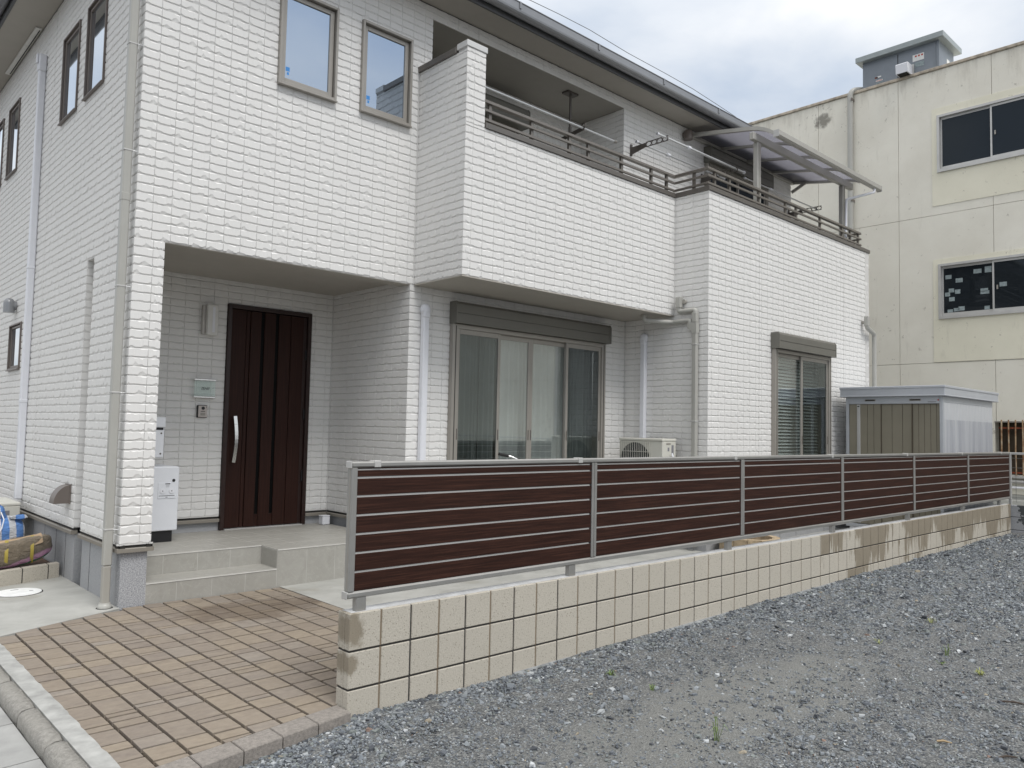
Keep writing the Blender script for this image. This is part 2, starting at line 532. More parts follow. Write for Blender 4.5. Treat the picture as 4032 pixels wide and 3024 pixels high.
# gravel
m = MN('gravel_stone', 0.8)
at = m.N.new('ShaderNodeAttribute')
at.attribute_name = 'tint'
m.color(m.mix(m.math('MULTIPLY', m.noise(160, 3), 0.28), at.outputs['Color'], (0.12, 0.125, 0.125)))
m = MN('gravel_bed', 0.95)
a = m.noise(140, 5, 0.8)
v = m.voro(110, out='Color')
sx = m.xyz(v)
cc = m.ramp(sx[0], [(0.0, (0.07, 0.075, 0.08)), (0.45, (0.21, 0.215, 0.215)), (0.8, (0.34, 0.345, 0.335)), (1.0, (0.62, 0.62, 0.60))])
sand = m.ramp(a, [(0.3, (0.15, 0.152, 0.145)), (0.7, (0.34, 0.342, 0.322))])
gs = m.xyz()
ex = m.math('DIVIDE', m.math('SUBTRACT', gs[0], 1.7), 1.9)
ey = m.math('DIVIDE', m.math('ADD', gs[1], 1.25), 0.62)
er = m.math('ADD', m.math('MULTIPLY', ex, ex), m.math('MULTIPLY', ey, ey))
er = m.math('ADD', er, m.math('MULTIPLY', m.math('SUBTRACT', m.noise(2.2, 4), 0.5), 1.6))
pm = m.ramp(er, [(0.2, 0.85), (1.5, 0.10)])
cc = m.mix(0.45, cc, (0.07, 0.075, 0.08))
m.color(m.mix(pm, cc, sand))
m.bump(m.math('ADD', a, m.voro(90)), 0.9, 0.012)
plain('leaf', (0.15, 0.21, 0.07), 0.6, var=0.3, scale=30)
plain('leaf_yellow', (0.27, 0.29, 0.10), 0.6, var=0.3, scale=30)
plain('twig', (0.06, 0.045, 0.035), 0.9)
plain('dry_twig', (0.36, 0.27, 0.16), 0.9)
plain('brick_tan', (0.42, 0.33, 0.22), 0.9, var=0.25, scale=25, bump=0.5, bscale=90)
plain('soil', (0.07, 0.04, 0.025), 0.95, var=0.4, scale=30, bump=0.9, bscale=60)
plain('string_white', (0.75, 0.76, 0.78), 0.7)
m = MN('sack_cloth', 0.75)
sp = m.xyz()
ang = m.math('ADD', m.math('MULTIPLY', sp[0], 8.2), m.math('MULTIPLY', m.noise(4, 2), 0.35))
fr = m.math('FRACT', ang)
wv = m.noise(1.0, 2, v=m.scaled((400, 400, 400)))
m.color(m.mix(m.ramp(fr, [(0.44, 0.0), (0.47, 1.0), (0.97, 1.0), (1.0, 0.0)]), (0.66, 0.67, 0.69), (0.13, 0.29, 0.66)))
m.bump(m.noise(16, 6, 0.68, v=m.scaled((1, 1, 3)), dist=0.6), 1.0, 0.05)
m = MN('bag_wrap', 0.35, spec=0.5)
sp = m.xyz()
h = m.math('ADD', sp[2], m.math('MULTIPLY', m.math('SUBTRACT', m.noise(5, 3), 0.5), 0.09))
h = m.math('SUBTRACT', h, m.math('MULTIPLY', m.math('ADD', sp[0], 0.55), 0.28))
m.color(m.ramp(h, [(0.232, (0.025, 0.14, 0.06)), (0.258, (0.04, 0.20, 0.09)), (0.264, (0.48, 0.24, 0.40)), (0.300, (0.44, 0.25, 0.36)), (0.312, (0.15, 0.125, 0.095)), (0.36, (0.25, 0.205, 0.15))]))
m.bump(m.noise(14, 6, 0.7, v=m.scaled((1, 1, 2.2)), dist=0.8), 1.0, 0.05)
plain('cardboard', (0.40, 0.29, 0.185), 0.7, var=0.12, scale=8, bump=0.4, bscale=14)
plain('strap_yellow', (0.36, 0.28, 0.05), 0.5)
plain('bike_frame', (0.30, 0.31, 0.33), 0.3, 0.6)
plain('manhole', (0.78, 0.79, 0.78), 0.6, var=0.10, scale=14, bump=0.3, bscale=60)


def MAT(n):
    return MATS[n]


# ------------------------------------------------------------------ mesh helpers
WO = {}


class MB:
    def __init__(self):
        self.v, self.f, self.sm = [], [], []

    def add(self, vs, fs, smooth=False):
        o = len(self.v)
        self.v += [tuple(map(float, p)) for p in vs]
        self.f += [tuple(o + i for i in q) for q in fs]
        self.sm += [smooth] * len(fs)
        return self

    def box(self, x0, x1, y0, y1, z0, z1, c=0.0):
        x0, x1 = min(x0, x1), max(x0, x1)
        y0, y1 = min(y0, y1), max(y0, y1)
        z0, z1 = min(z0, z1), max(z0, z1)
        c = min(c, 0.45 * min(x1 - x0, y1 - y0, z1 - z0))
        if c <= 0:
            vs = [(x, y, z) for z in (z0, z1) for y in (y0, y1) for x in (x0, x1)]
            return self.add(vs, [(0, 2, 3, 1), (4, 5, 7, 6), (0, 1, 5, 4), (2, 6, 7, 3), (0, 4, 6, 2), (1, 3, 7, 5)])
        X, Y, Z = (x0, x1), (y0, y1), (z0, z1)
        vs, id_ = [], {}
        for i in (0, 1):
            for j in (0, 1):
                for k in (0, 1):
                    sx, sy, sz = (1, -1)[i] * c, (1, -1)[j] * c, (1, -1)[k] * c
                    id_[i, j, k, 0] = len(vs)
                    vs.append((X[i], Y[j] + sy, Z[k] + sz))
                    id_[i, j, k, 1] = len(vs)
                    vs.append((X[i] + sx, Y[j], Z[k] + sz))
                    id_[i, j, k, 2] = len(vs)
                    vs.append((X[i] + sx, Y[j] + sy, Z[k]))
        fs = []

        def q(a, flip):
            fs.append(tuple(a[::-1]) if flip else tuple(a))
        for s in (0, 1):
            q([id_[s, 0, 0, 0], id_[s, 1, 0, 0], id_[s, 1, 1, 0], id_[s, 0, 1, 0]], s == 0)
            q([id_[0, s, 0, 1], id_[0, s, 1, 1], id_[1, s, 1, 1], id_[1, s, 0, 1]], s == 0)
            q([id_[0, 0, s, 2], id_[1, 0, s, 2], id_[1, 1, s, 2], id_[0, 1, s, 2]], s == 0)
        for i in (0, 1):
            for j in (0, 1):
                q([id_[i, j, 0, 0], id_[i, j, 0, 1], id_[i, j, 1, 1], id_[i, j, 1, 0]], (i + j) % 2 == 1)
                q([id_[i, 0, j, 0], id_[i, 1, j, 0], id_[i, 1, j, 2], id_[i, 0, j, 2]], (i + j) % 2 == 1)
                q([id_[0, i, j, 1], id_[0, i, j, 2], id_[1, i, j, 2], id_[1, i, j, 1]], (i + j) % 2 == 1)
                for k in (0, 1):
                    q([id_[i, j, k, 0], id_[i, j, k, 2], id_[i, j, k, 1]], (i + j + k) % 2 == 1)
        return self.add(vs, fs)

    def bar(self, p, q, w, h, up=(0, 0, 1)):
        """box beam from p to q, w across, h along up"""
        p, q = Vector(p), Vector(q)
        d = (q - p).normalized()
        s = d.cross(Vector(up)).normalized() * (w / 2)
        u = s.cross(d).normalized() * (h / 2)
        vs = [e + a * s + b * u for e in (p, q) for a, b in ((-1, -1), (1, -1), (1, 1), (-1, 1))]
        return self.add(vs, [(0, 1, 2, 3), (7, 6, 5, 4), (0, 4, 5, 1), (1, 5, 6, 2), (2, 6, 7, 3), (3, 7, 4, 0)])

    def tube(self, pts, rad, n=12, cap=True, smooth=True):
        pts = [Vector(p) for p in pts]
        m_ = len(pts)
        rads = rad if isinstance(rad, (list, tuple)) else [rad] * m_
        o, vs, fs = len(self.v), [], []
        prev = None
        for i, p in enumerate(pts):
            d = (pts[min(i + 1, m_ - 1)] - pts[max(i - 1, 0)]).normalized()
            if prev is None:
                a = d.cross(Vector((0, 0, 1)))
                if a.length < 1e-3:
                    a = d.cross(Vector((1, 0, 0)))
            else:
                a = prev - d * prev.dot(d)
            a.normalize()
            prev = a
            b = d.cross(a)
            for k in range(n):
                t = 2 * math.pi * (k + 0.5) / n
                vs.append(p + (a * math.cos(t) + b * math.sin(t)) * rads[i])
        for i in range(m_ - 1):
            for k in range(n):
                k2 = (k + 1) % n
                fs.append((i * n + k, i * n + k2, (i + 1) * n + k2, (i + 1) * n + k))
        self.add(vs, fs, smooth)
        if cap:
            self.add(vs[:n], [tuple(range(n))[::-1]])
            self.add(vs[-n:], [tuple(range(n))])
        return self

    def prism(self, poly, a0, a1, axis):
        """extrude a 2-D polygon along axis 'x' (poly is y,z), 'y' (poly is x,z) or 'z' (poly is x,y)"""
        def P(a, b, t):
            return {'x': (t, a, b), 'y': (a, t, b), 'z': (a, b, t)}[axis]
        n = len(poly)
        vs = [P(a, b, a0) for a, b in poly] + [P(a, b, a1) for a, b in poly]
        fs = [tuple(range(n))[::-1], tuple(range(n, 2 * n))] + [(i, (i + 1) % n, n + (i + 1) % n, n + i) for i in range(n)]
        return self.add(vs, fs)

    def build(self, name, mat, parent=None, origin=None, recalc=True):
        me = bpy.data.meshes.new(name)
        V = np.array(self.v, dtype=float).reshape(-1, 3)
        if origin is None:
            lo, hi = V.min(0), V.max(0)
            origin = ((lo[0] + hi[0]) / 2, (lo[1] + hi[1]) / 2, lo[2])
        origin = np.array(origin, dtype=float)
        me.from_pydata((V - origin).tolist(), [], self.f)
        me.polygons.foreach_set('use_smooth', self.sm)
        if recalc:
            import bmesh
            bm = bmesh.new()
            bm.from_mesh(me)
            bmesh.ops.recalc_face_normals(bm, faces=bm.faces)
            bm.to_mesh(me)
            bm.free()
        me.materials.append(MAT(mat))
        return link(name, me, parent, origin)


def link(name, data, parent=None, origin=(0, 0, 0)):
    o = bpy.data.objects.new(name, data)
    COL.objects.link(o)
    origin = np.array(origin, dtype=float)
    WO[o.name] = origin
    if parent is not None:
        o.parent = parent
        o.location = origin - WO[parent.name]
    else:
        o.location = origin
    return o


def empty(name, loc):
    o = link(name, None, None, loc)
    o.empty_display_size = 0.1
    return o


def tag(o, label, cat, group=None):
    o['label'] = label
    o['category'] = cat
    if group:
        o['group'] = group
    return o


def thing(name, loc, label, cat, group=None):
    return tag(empty(name, loc), label, cat, group)


def kind(o, k):
    o['kind'] = k
    return o


def bx(name, mat, parent, *b, c=0.0):
    return MB().box(*b, c=c).build(name, mat, parent, recalc=False)


def text(name, body, size, loc, rot, mat, parent, align='CENTER', shear=0.0):
    cu = bpy.data.curves.new(name, 'FONT')
    cu.body = body
    cu.size = size
    cu.align_x = align
    cu.align_y = 'CENTER'
    cu.shear = shear
    cu.extrude = 0.0004
    cu.materials.append(MAT(mat))
    tmp = bpy.data.objects.new(name + '_tmp', cu)
    COL.objects.link(tmp)
    bpy.context.view_layer.update()
    me = bpy.data.meshes.new_from_object(tmp.evaluated_get(bpy.context.evaluated_depsgraph_get()))
    bpy.data.objects.remove(tmp)
    o = link(name, me, parent, loc)
    o.rotation_euler = rot
    return o


def quads_mesh(name, V, Q, mat, parent=None, origin=(0, 0, 0), tint=None, smooth=False):
    """fast mesh from numpy: V (n,3), Q (m,4)"""
    me = bpy.data.meshes.new(name)
    V = (np.asarray(V, dtype=np.float32) - np.asarray(origin, dtype=np.float32))
    Q = np.asarray(Q, dtype=np.int32)
    me.vertices.add(len(V))
    me.vertices.foreach_set('co', V.ravel())
    me.loops.add(Q.size)
    me.loops.foreach_set('vertex_index', Q.ravel())
    me.polygons.add(len(Q))
    me.polygons.foreach_set('loop_start', np.arange(0, Q.size, Q.shape[1], dtype=np.int32))
    me.polygons.foreach_set('loop_total', np.full(len(Q), Q.shape[1], dtype=np.int32))
    me.update(calc_edges=True)
    me.polygons.foreach_set('use_smooth', np.full(len(Q), bool(smooth)))
    if tint is not None:
        at_ = me.color_attributes.new('tint', 'FLOAT_COLOR', 'POINT')
        at_.data.foreach_set('color', np.c_[tint, np.ones(len(tint))].astype(np.float32).ravel())
    me.materials.append(MAT(mat))
    return link(name, me, parent, origin)


def subtract(rects, hole):
    out = []
    a0, a1, b0, b1 = hole
    for (u0_, u1_, v0, v1) in rects:
        if a0 >= u1_ - 1e-6 or a1 <= u0_ + 1e-6 or b0 >= v1 - 1e-6 or b1 <= v0 + 1e-6:
            out.append((u0_, u1_, v0, v1))
            continue
        if a0 > u0_:
            out.append((u0_, a0, v0, v1))
        if a1 < u1_:
            out.append((a1, u1_, v0, v1))
        m0, m1 = max(u0_, a0), min(u1_, a1)
        if b0 > v0:
            out.append((m0, m1, v0, b0))
        if b1 < v1:
            out.append((m0, m1, b1, v1))
    return out


# ================================================================== GROUND
def gz(x, y):
    """height of the gravel lot"""
    x = np.asarray(x, dtype=float)
    y = np.asarray(y, dtype=float)
    h = 0.05 + 0.0092 * np.clip(x, -2, 12)
    h = h + 0.012 * np.sin(1.3 * x + 0.7 * y) * np.clip(-y / 1.5, 0, 1) + 0.008 * np.sin(3.1 * x - 2.3 * y + 1)
    return h


g = MB().box(-300, 300, -300, 300, -0.30, -0.06)
kind(g.build('ground', 'asphalt', origin=(0, 0, -0.3), recalc=False), 'structure')

# gravel lot bed
xs = np.concatenate([np.arange(-1.6, 4, 0.08), np.arange(4, 11.9, 0.2), [11.88]])
ys = np.concatenate([[-12, -9, -7, -5.5], np.arange(-4.5, 0.0, 0.08), [0.0, 0.02]])
gx, gy = np.meshgrid(xs, ys)
yy = gy.copy()
lim = 0.095 + 0.176 * gx - 0.14
yy = np.where((gx < 0.0), np.minimum(gy, lim), gy)
zz = gz(gx, yy) + 0.004 * RNG.standard_normal(gx.shape)
V = np.stack([gx, yy, zz], -1).reshape(-1, 3)
nx_, ny_ = len(xs), len(ys)
I = np.arange(nx_ * ny_).reshape(ny_, nx_)
Q = np.stack([I[:-1, :-1], I[:-1, 1:], I[1:, 1:], I[1:, :-1]], -1).reshape(-1, 4)
kind(quads_mesh('gravel_lot', V, Q, 'gravel_bed', smooth=True), 'structure')


# loose crushed stones
def stones(n, seed):
    rg = np.random.default_rng(seed)
    th = rg.uniform(-0.14, 1.34, n * 5)
    rr = 1.5 + 12.8 * rg.random(n * 5) ** 1.5
    x = CAM[0] + rr * np.sin(th + 0.22)
    y = CAM[1] + rr * np.cos(th + 0.22)
    lim_ = np.where(x < 0, 0.095 + 0.176 * x - 0.15, -0.006)
    big = 0.5 + 0.5 * np.sin(1.7 * x + 1.1) * np.sin(1.3 * y + 0.4 * x)
    near_wall = np.exp(-((y - lim_) / 0.28) ** 2)
    right = np.clip((x - 2.6 + 0.8 * y) / 2.2, 0, 1)
    dens = np.clip(0.40 + 0.75 * near_wall + 0.65 * right + 0.30 * big, 0, 1)
    # the bare strip trodden between wall and camera
    sandy = np.exp(-(((x - 1.6) / 1.5) ** 2 + ((y + 1.15) / 0.42) ** 2))
    dens = dens * (1 - 0.55 * sandy)
    ok = (y < lim_) & (x > -1.5) & (x < 11.82) & (rg.random(n * 5) < dens)
    x, y, nw, rt = x[ok][:n], y[ok][:n], near_wall[ok][:n], right[ok][:n]
    k = len(x)
    s = 0.0024 + 0.0034 * rg.random(k) ** 2 + 0.0046 * nw * rg.random(k) + 0.0040 * rt * rg.random(k) + 0.011 * (rg.random(k) ** 40)
    s = s * (1 + 0.035 * np.maximum(0, np.hypot(x - CAM[0], y - CAM[1]) - 4))
    cube = np.array([[-1, -1, -1], [1, -1, -1], [1, 1, -1], [-1, 1, -1], [-1, -1, 1], [1, -1, 1], [1, 1, 1], [-1, 1, 1]], float)
    P = cube[None] + rg.uniform(-0.55, 0.55, (k, 8, 3))
    P[:, 4:, :2] *= rg.uniform(0.45, 0.95, (k, 1, 1))
    P *= np.stack([rg.uniform(0.7, 1.45, k), rg.uniform(0.6, 1.1, k), rg.uniform(0.28, 0.62, k)], -1)[:, None, :]
    a = rg.uniform(0, 2 * math.pi, k)
    ca, sa = np.cos(a)[:, None], np.sin(a)[:, None]
    Xr = P[..., 0] * ca - P[..., 1] * sa
    Yr = P[..., 0] * sa + P[..., 1] * ca
    t = rg.uniform(-0.45, 0.45, k)[:, None]
    Zr = P[..., 2] + t * Xr * 0.6
    V = np.stack([Xr * s[:, None] + x[:, None], Yr * s[:, None] + y[:, None], Zr * s[:, None] + (gz(x, y) + s * rg.uniform(0.15, 0.65, k))[:, None]], -1)
    F = np.array([[0, 3, 2, 1], [4, 5, 6, 7], [0, 1, 5, 4], [1, 2, 6, 5], [2, 3, 7, 6], [3, 0, 4, 7]])
    Q = (np.arange(k)[:, None, None] * 8 + F[None]).reshape(-1, 4)
    pal = np.array([0.77, 0.80, 0.84]) * np.array([[0.065, 0.07, 0.08], [0.13, 0.14, 0.155], [0.20, 0.215, 0.23], [0.27, 0.285, 0.295], [0.34, 0.355, 0.36], [0.25, 0.265, 0.245], [0.47, 0.475, 0.465], [0.74, 0.74, 0.72], [0.42, 0.35, 0.25], [0.30, 0.19, 0.14]])
    w = np.array([0.11, 0.17, 0.20, 0.19, 0.14, 0.10, 0.065, 0.014, 0.008, 0.003])
    ci = rg.choice(len(pal), k, p=w / w.sum())
    ct = pal[ci] * rg.uniform(0.85, 1.15, (k, 1))
    return V.reshape(-1, 3), Q, np.repeat(ct, 8, 0)


V, Q, T = stones(195000, 5)
kind(quads_mesh('gravel', V, Q, 'gravel_stone', tint=T), 'stuff')

# yard concrete behind the wall (a thin sheet falling to the left)
V = [(1.182, 0.11, 0.1055), (11.84, 0.11, 0.185), (11.84, 3.3, 0.185), (1.182, 3.3, 0.1065)]
kind(quads_mesh('yard_concrete', V, [[0, 1, 2, 3]], 'concrete'), 'structure')
# concrete apron along the left side
mb = MB().prism([(-6, 0.5), (-1.9, 2.36), (-1.08, 2.72), (-0.20, 3.10), (-0.20, 12), (-6, 12)], -0.05, 0.104, 'z')
kind(mb.build('side_concrete', 'concrete', origin=(-1, 5, 0)), 'structure')
# pale mortar strip, kerb stones and gutter slabs on the street side
_rs = random.Random(4)
mb = MB().prism([(-1.205, -1.2), (-1.118, -1.2)] + [(-1.110 + _rs.uniform(-.004, .005), -1.1 + 0.055 * i) for i in range(68)] + [(-1.12, 2.69), (-1.205, 2.67)], -0.05, 0.1068, 'z')
kind(mb.build('mortar_strip', 'concrete_pale', origin=(-1.16, 0.5, 0)), 'structure')
kerb = kind(empty('kerb', (-1.25, 0.5, 0)), 'structure')
for k in range(8):
    y0 = -1.16 + k * 0.56
    y1 = y0 + 0.555
    mb = MB()
    prof = [(-1.300, -0.05), (-1.298, 0.064), (-1.291, 0.084), (-1.277, 0.096), (-1.255, 0.102), (-1.212, 0.105), (-1.2065, 0.06), (-1.2065, -0.05)]
    secs = []
    nseg = 9
    for i in range(nseg + 1):
        t = i / nseg
        sh = 0.0 if 0 < i < nseg else 0.008
        secs.append([(a + sh * (1 if a < -1.25 else -0.2) + random.uniform(-.0025, .0025), y0 + t * (y1 - y0) + (0.004 if i == 0 else -0.004 if i == nseg else 0), b - sh * (b > 0.05) + random.uniform(-.002, .002)) for a, b in prof])
    n = len(prof)
    mb.add([p for s_ in secs for p in s_], [(i * n + j, (i + 1) * n + j, (i + 1) * n + (j + 1) % n, i * n + (j + 1) % n) for i in range(nseg) for j in range(n)], True)
    mb.add(secs[0], [tuple(range(n))])
    mb.add(secs[-1], [tuple(range(n))])
    mb.build('kerb_stone', 'kerb', kerb)
gut = kind(empty('street_gutter', (-1.6, 0.5, 0)), 'structure')
for k in range(8):
    y0 = -1.15 + k * 0.56
    V = [(-1.304, y0 + .004, 0.034), (-1.304, y0 + .553, 0.034), (-1.85, y0 + .553, 0.014), (-1.85, y0 + .004, 0.014)]
    mb = MB().add(V + [(a, b, -0.05) for a, b, c_ in V], [(0, 1, 2, 3), (7, 6, 5, 4), (0, 4, 5, 1), (1, 5, 6, 2), (2, 6, 7, 3), (3, 7, 4, 0)])
    mb.build('gutter_slab', 'concrete_road', gut)

# ------------------------------------------------------------------ paving
base = MB().prism([(-1.117, -0.10), (-0.03, 0.09), (-0.03, 0.13), (1.18, 0.13), (1.18, 3.13), (-0.21, 3.12), (-1.117, 2.72)], -0.04, 0.0825, 'z')
paving = kind(base.build('paving', 'paver_joint', origin=(0, 1.5, 0)), 'structure')


def pav_lo(x):
    return 0.098 + 0.176 * x if x < -0.015 else 0.125


def pav_hi(x):
    return 3.088 + 0.425 * (x + 0.21) if x < -0.21 else 3.112


cells = []
xk = -1.146
while xk < 1.17:
    xa, xb = max(xk + 0.0085, -1.114), min(xk + 0.1595 - 0.0085, 1.178)
    xm = (xa + xb) / 2
    y = pav_lo(xm) - random.uniform(0, 0.12)
    pool = []
    while y < pav_hi(xm):
        if not pool:
            pool = [0.055, 0.075, 0.095, 0.14, 0.14, 0.165, 0.19, 0.215, 0.245]
            random.shuffle(pool)
        ln = pool.pop()
        cells.append((xa, xb, y, y + ln))
        y += ln
    xk += 0.1595
pavers = []
for xa, xb, ya, yb in cells:
    la, lb, ha, hb = pav_lo(xa) + .003, pav_lo(xb) + .003, pav_hi(xa) - .003, pav_hi(xb) - .003
    q = [(xa, max(ya + .0088, la)), (xb, max(ya + .0088, lb)), (xb, min(yb - .0088, hb)), (xa, min(yb - .0088, ha))]
    if q[3][1] - q[0][1] < 0.012 or q[2][1] - q[1][1] < 0.012:
        continue
    pavers.append(q)


def paver_mesh(mb, q):
    zt = 0.1045 + random.uniform(-0.0012, 0.0012)
    c_ = 0.0016
    cx, cy = sum(p[0] for p in q) / 4, sum(p[1] for p in q) / 4
    jt = [(p[0] + random.uniform(-.0012, .0012), p[1] + random.uniform(-.0012, .0012)) for p in q]
    top = [(p[0] + (c_ if p[0] < cx else -c_), p[1] + (c_ if p[1] < cy else -c_), zt + random.uniform(-.0006, .0006)) for p in jt]
    mid = [(p[0], p[1], zt - 0.0016) for p in jt]
    bot = [(p[0], p[1], 0.078) for p in jt]
    mb.add(top + mid + bot, [(0, 1, 2, 3)] + [(4 + i, 4 + (i + 1) % 4, (i + 1) % 4, i) for i in range(4)] + [(8 + i, 8 + (i + 1) % 4, 4 + (i + 1) % 4, 4 + i) for i in range(4)])


def pv_size(q):
    cx, cy = sum(p[0] for p in q) / 4, sum(p[1] for p in q) / 4
    ar = (q[1][0] - q[0][0]) * (q[2][1] - q[1][1])
    hid = 0.2 if (cx > 0.0 and cy < 1.75) else 1.0
    return ar * hid / ((cx - CAM[0]) ** 2 + (cy - CAM[1]) ** 2)


pavers.sort(key=pv_size, reverse=True)
rest = MB()
for i, q in enumerate(pavers):
    if i < 300:
        mb = MB()
        paver_mesh(mb, q)
        mb.build('paver', 'paver', paving, recalc=False)
    else:
        paver_mesh(rest, q)
if rest.v:
    kind(rest.build('pavers', 'paver', paving, recalc=False), 'stuff')
# edging stones in front of the paving
edge = thing('edging', (-0.5, 0.0, 0.04), 'row of small reddish grey edging stones between brown pavers and gravel', 'edging')
ex = -0.004
ang = math.atan(0.176)
k = 0
while ex > -1.15:
    x1, x0 = ex, ex - 0.208
    q = [(x0, 0.095 + .176 * x0 - .145), (x1 - .004, 0.095 + .176 * (x1 - .004) - .145), (x1 - .004, 0.095 + .176 * (x1 - .004) - .002), (x0, 0.095 + .176 * x0 - .002)]
    mb = MB()
    cx, cy = sum(p[0] for p in q) / 4, sum(p[1] for p in q) / 4
    top = [(cx + (p[0] - cx) * .97, cy + (p[1] - cy) * .96, 0.1075) for p in q]
    mid = [(p[0], p[1], 0.1025) for p in q]
    bot = [(p[0], p[1], 0.0) for p in q]
    mb.add(top + mid + bot, [(0, 1, 2, 3)] + [(4 + i, 4 + (i + 1) % 4, (i + 1) % 4, i) for i in range(4)] + [(8 + i, 8 + (i + 1) % 4, 4 + (i + 1) % 4, 4 + i) for i in range(4)])
    mb.build('edging_stone', 'edging', edge)
    ex -= 0.21
    k += 1

# ================================================================== HOUSE
F1, F2, YB, XL, XF = 3.10, 1.785, 2.295, -0.225, 6.13
Z0, ZSOF = 0.603, 6.213
TD, TW, TH = 0.0100, 0.1515, 0.07583
house = thing('house', (5.2, 6.0, 0.1), 'white two-storey house clad in small white rock-faced tile siding with balcony', 'house')

TILES = []      # (plane, sign, const, u0, u1, z0, z1)


def wall(name, plane, const, sign, u0_, u1_, z0, z1, holes=(), hidden=(), thick=0.15, uo=0.0, tiles=True, b0=0.0, b1=0.0):
    """a wall whose tile faces lie at const and look towards sign along the plane's axis"""
    rects = [(u0_ + b0, u1_ - b1, z0, z1)]
    for h in holes:
        rects = subtract(rects, h)
    mb = MB()
    back = const - sign * TD
    inner = const - sign * (TD + thick)
    for (a, b, c_, d) in rects:
        if plane == 'y':
            mb.box(a, b, back, inner, c_, d)
        else:
            mb.box(back, inner, a, b, c_, d)
    w = mb.build(name, 'siding_back', house, recalc=False)
    if tiles:
        k0 = math.floor((z0 - Z0) / TH + 1e-4)
        i0 = math.floor((u0_ - uo) / TW + 1e-4)
        for k in range(k0, math.ceil((z1 - Z0) / TH)):
            for i in range(i0, math.ceil((u1_ - uo) / TW)):
                r = [(max(u0_, uo + i * TW), min(u1_, uo + (i + 1) * TW), max(z0, Z0 + k * TH), min(z1, Z0 + (k + 1) * TH))]
                for h in list(holes) + list(hidden):
                    r = subtract(r, h)
                for (a, b, c_, d) in r:
                    if b - a > 0.012 and d - c_ > 0.012:
                        TILES.append((plane, sign, const, a, b, c_, d, w))
    return w


W1 = (0.957, 1.565, 4.775, 5.715)
W2 = (1.845, 2.460, 4.775, 5.720)
LOG = (2.74, 6.05, 4.20, 6.07)
DUP = (8.03, 9.88, 4.30, 5.80)
wall('front_wall', 'y', F1, -1, XL, 10.78, 3.105, ZSOF - 0.004, holes=(W1, W2, LOG, DUP), hidden=((2.60, 6.13, 3.0, 4.2), (6.13, 10.9, 3.0, 4.35), (2.585, 2.70, 3.0, 5.42)), uo=0.06, b0=TD)
wall('front_pillar', 'y', F1, -1, XL, 0.02, Z0, 3.1045, thick=0.10, uo=XL, b0=TD, b1=TD)
WL = (3.08, 5.66, 0.62, 2.745)
wall('living_wall', 'y', F1, -1, 2.53, XF - 0.001, Z0, 3.1045, holes=(WL,), uo=2.53, b0=TD, b1=-0.10)
DR = (1.235, 2.243, 0.40, 2.90)
wall('porch_back_wall', 'y', 4.66, -1, 0.0, 2.55, Z0, 3.165, holes=(DR,), uo=0.025)
SLIT = (4.215, 4.445, 0.0, 3.10)
LW = [(4.19, 4.82, 4.755, 5.69), (5.105, 5.735, 4.755, 5.69), (7.85, 8.47, 4.765, 5.70), (8.83, 9.45, 4.765, 5.70), (7.05, 7.67, 2.19, 2.745)]
wall('left_wall', 'x', XL, -1, F1 + 0.001, 10.5, Z0, ZSOF - 0.004, holes=[SLIT] + LW, uo=F1 - 0.02, thick=0.12, b0=TD + .001)
wall('porch_left_wall', 'x', 0.02, 1, F1 + 0.001, 4.66, Z0, 3.165, holes=(SLIT,), uo=F1, thick=0.095, b0=TD + .001)
wall('porch_right_wall', 'x', 2.53, -1, F1 + 0.001, 4.66, Z0, 3.165, uo=F1, thick=0.14, b0=TD + .001)
wall('balcony_front', 'y', YB, -1, 2.575, XF, 3.108, 4.655, thick=0.12, uo=2.575 + 0.10, b0=TD, b1=-0.08)
wall('balcony_pillar', 'y', YB, -1, 2.575, 2.83, 4.6552, 5.43, thick=0.14, uo=2.575 + 0.10, b0=TD)
wall('balcony_side', 'x', 2.575, -1, YB + 0.001, F1 + TD, 3.108, 5.405, uo=YB, thick=0.14, b0=TD + .001)
wall('block_side', 'x', XF, -1, F2 + 0.001, F1, Z0, 4.655, uo=F2 - 0.07, thick=0.12, b0=TD + .001)
W3 = (7.69, 9.385, 0.62, 2.785)
wall('block_front', 'y', F2, -1, XF, 10.91, Z0, 4.655, holes=(W3,), uo=XF - 0.07, b0=TD)
wall('block_right', 'x', 10.91, 1, F2 + 0.001, 6.0, Z0, 4.655, uo=F2, tiles=False)
wall('loggia_side', 'x', 6.046, -1, F1 + 0.0005, 3.92, 4.2, 6.065, uo=F1, thick=0.14, b0=TD + 0.001)
LBW = (2.95, 4.75, 4.25, 5.62)
wall('slit_jamb', 'y', SLIT[1] - 0.003, -1, XL + 0.006, -0.03, Z0, 3.098, uo=XL, thick=0.05)
wall('loggia_back', 'y', 3.90, -1, 2.74, 6.05, 4.2, 6.065, holes=(LBW,), uo=2.74)
wall('right_wall', 'x', 10.78, 1, F1 + 0.17, 10.5, 4.66, ZSOF - 0.004, tiles=False)
wall('back_wall', 'y', 10.5, 1, XL + 0.14, 10.64, Z0, ZSOF - 0.004, tiles=False)

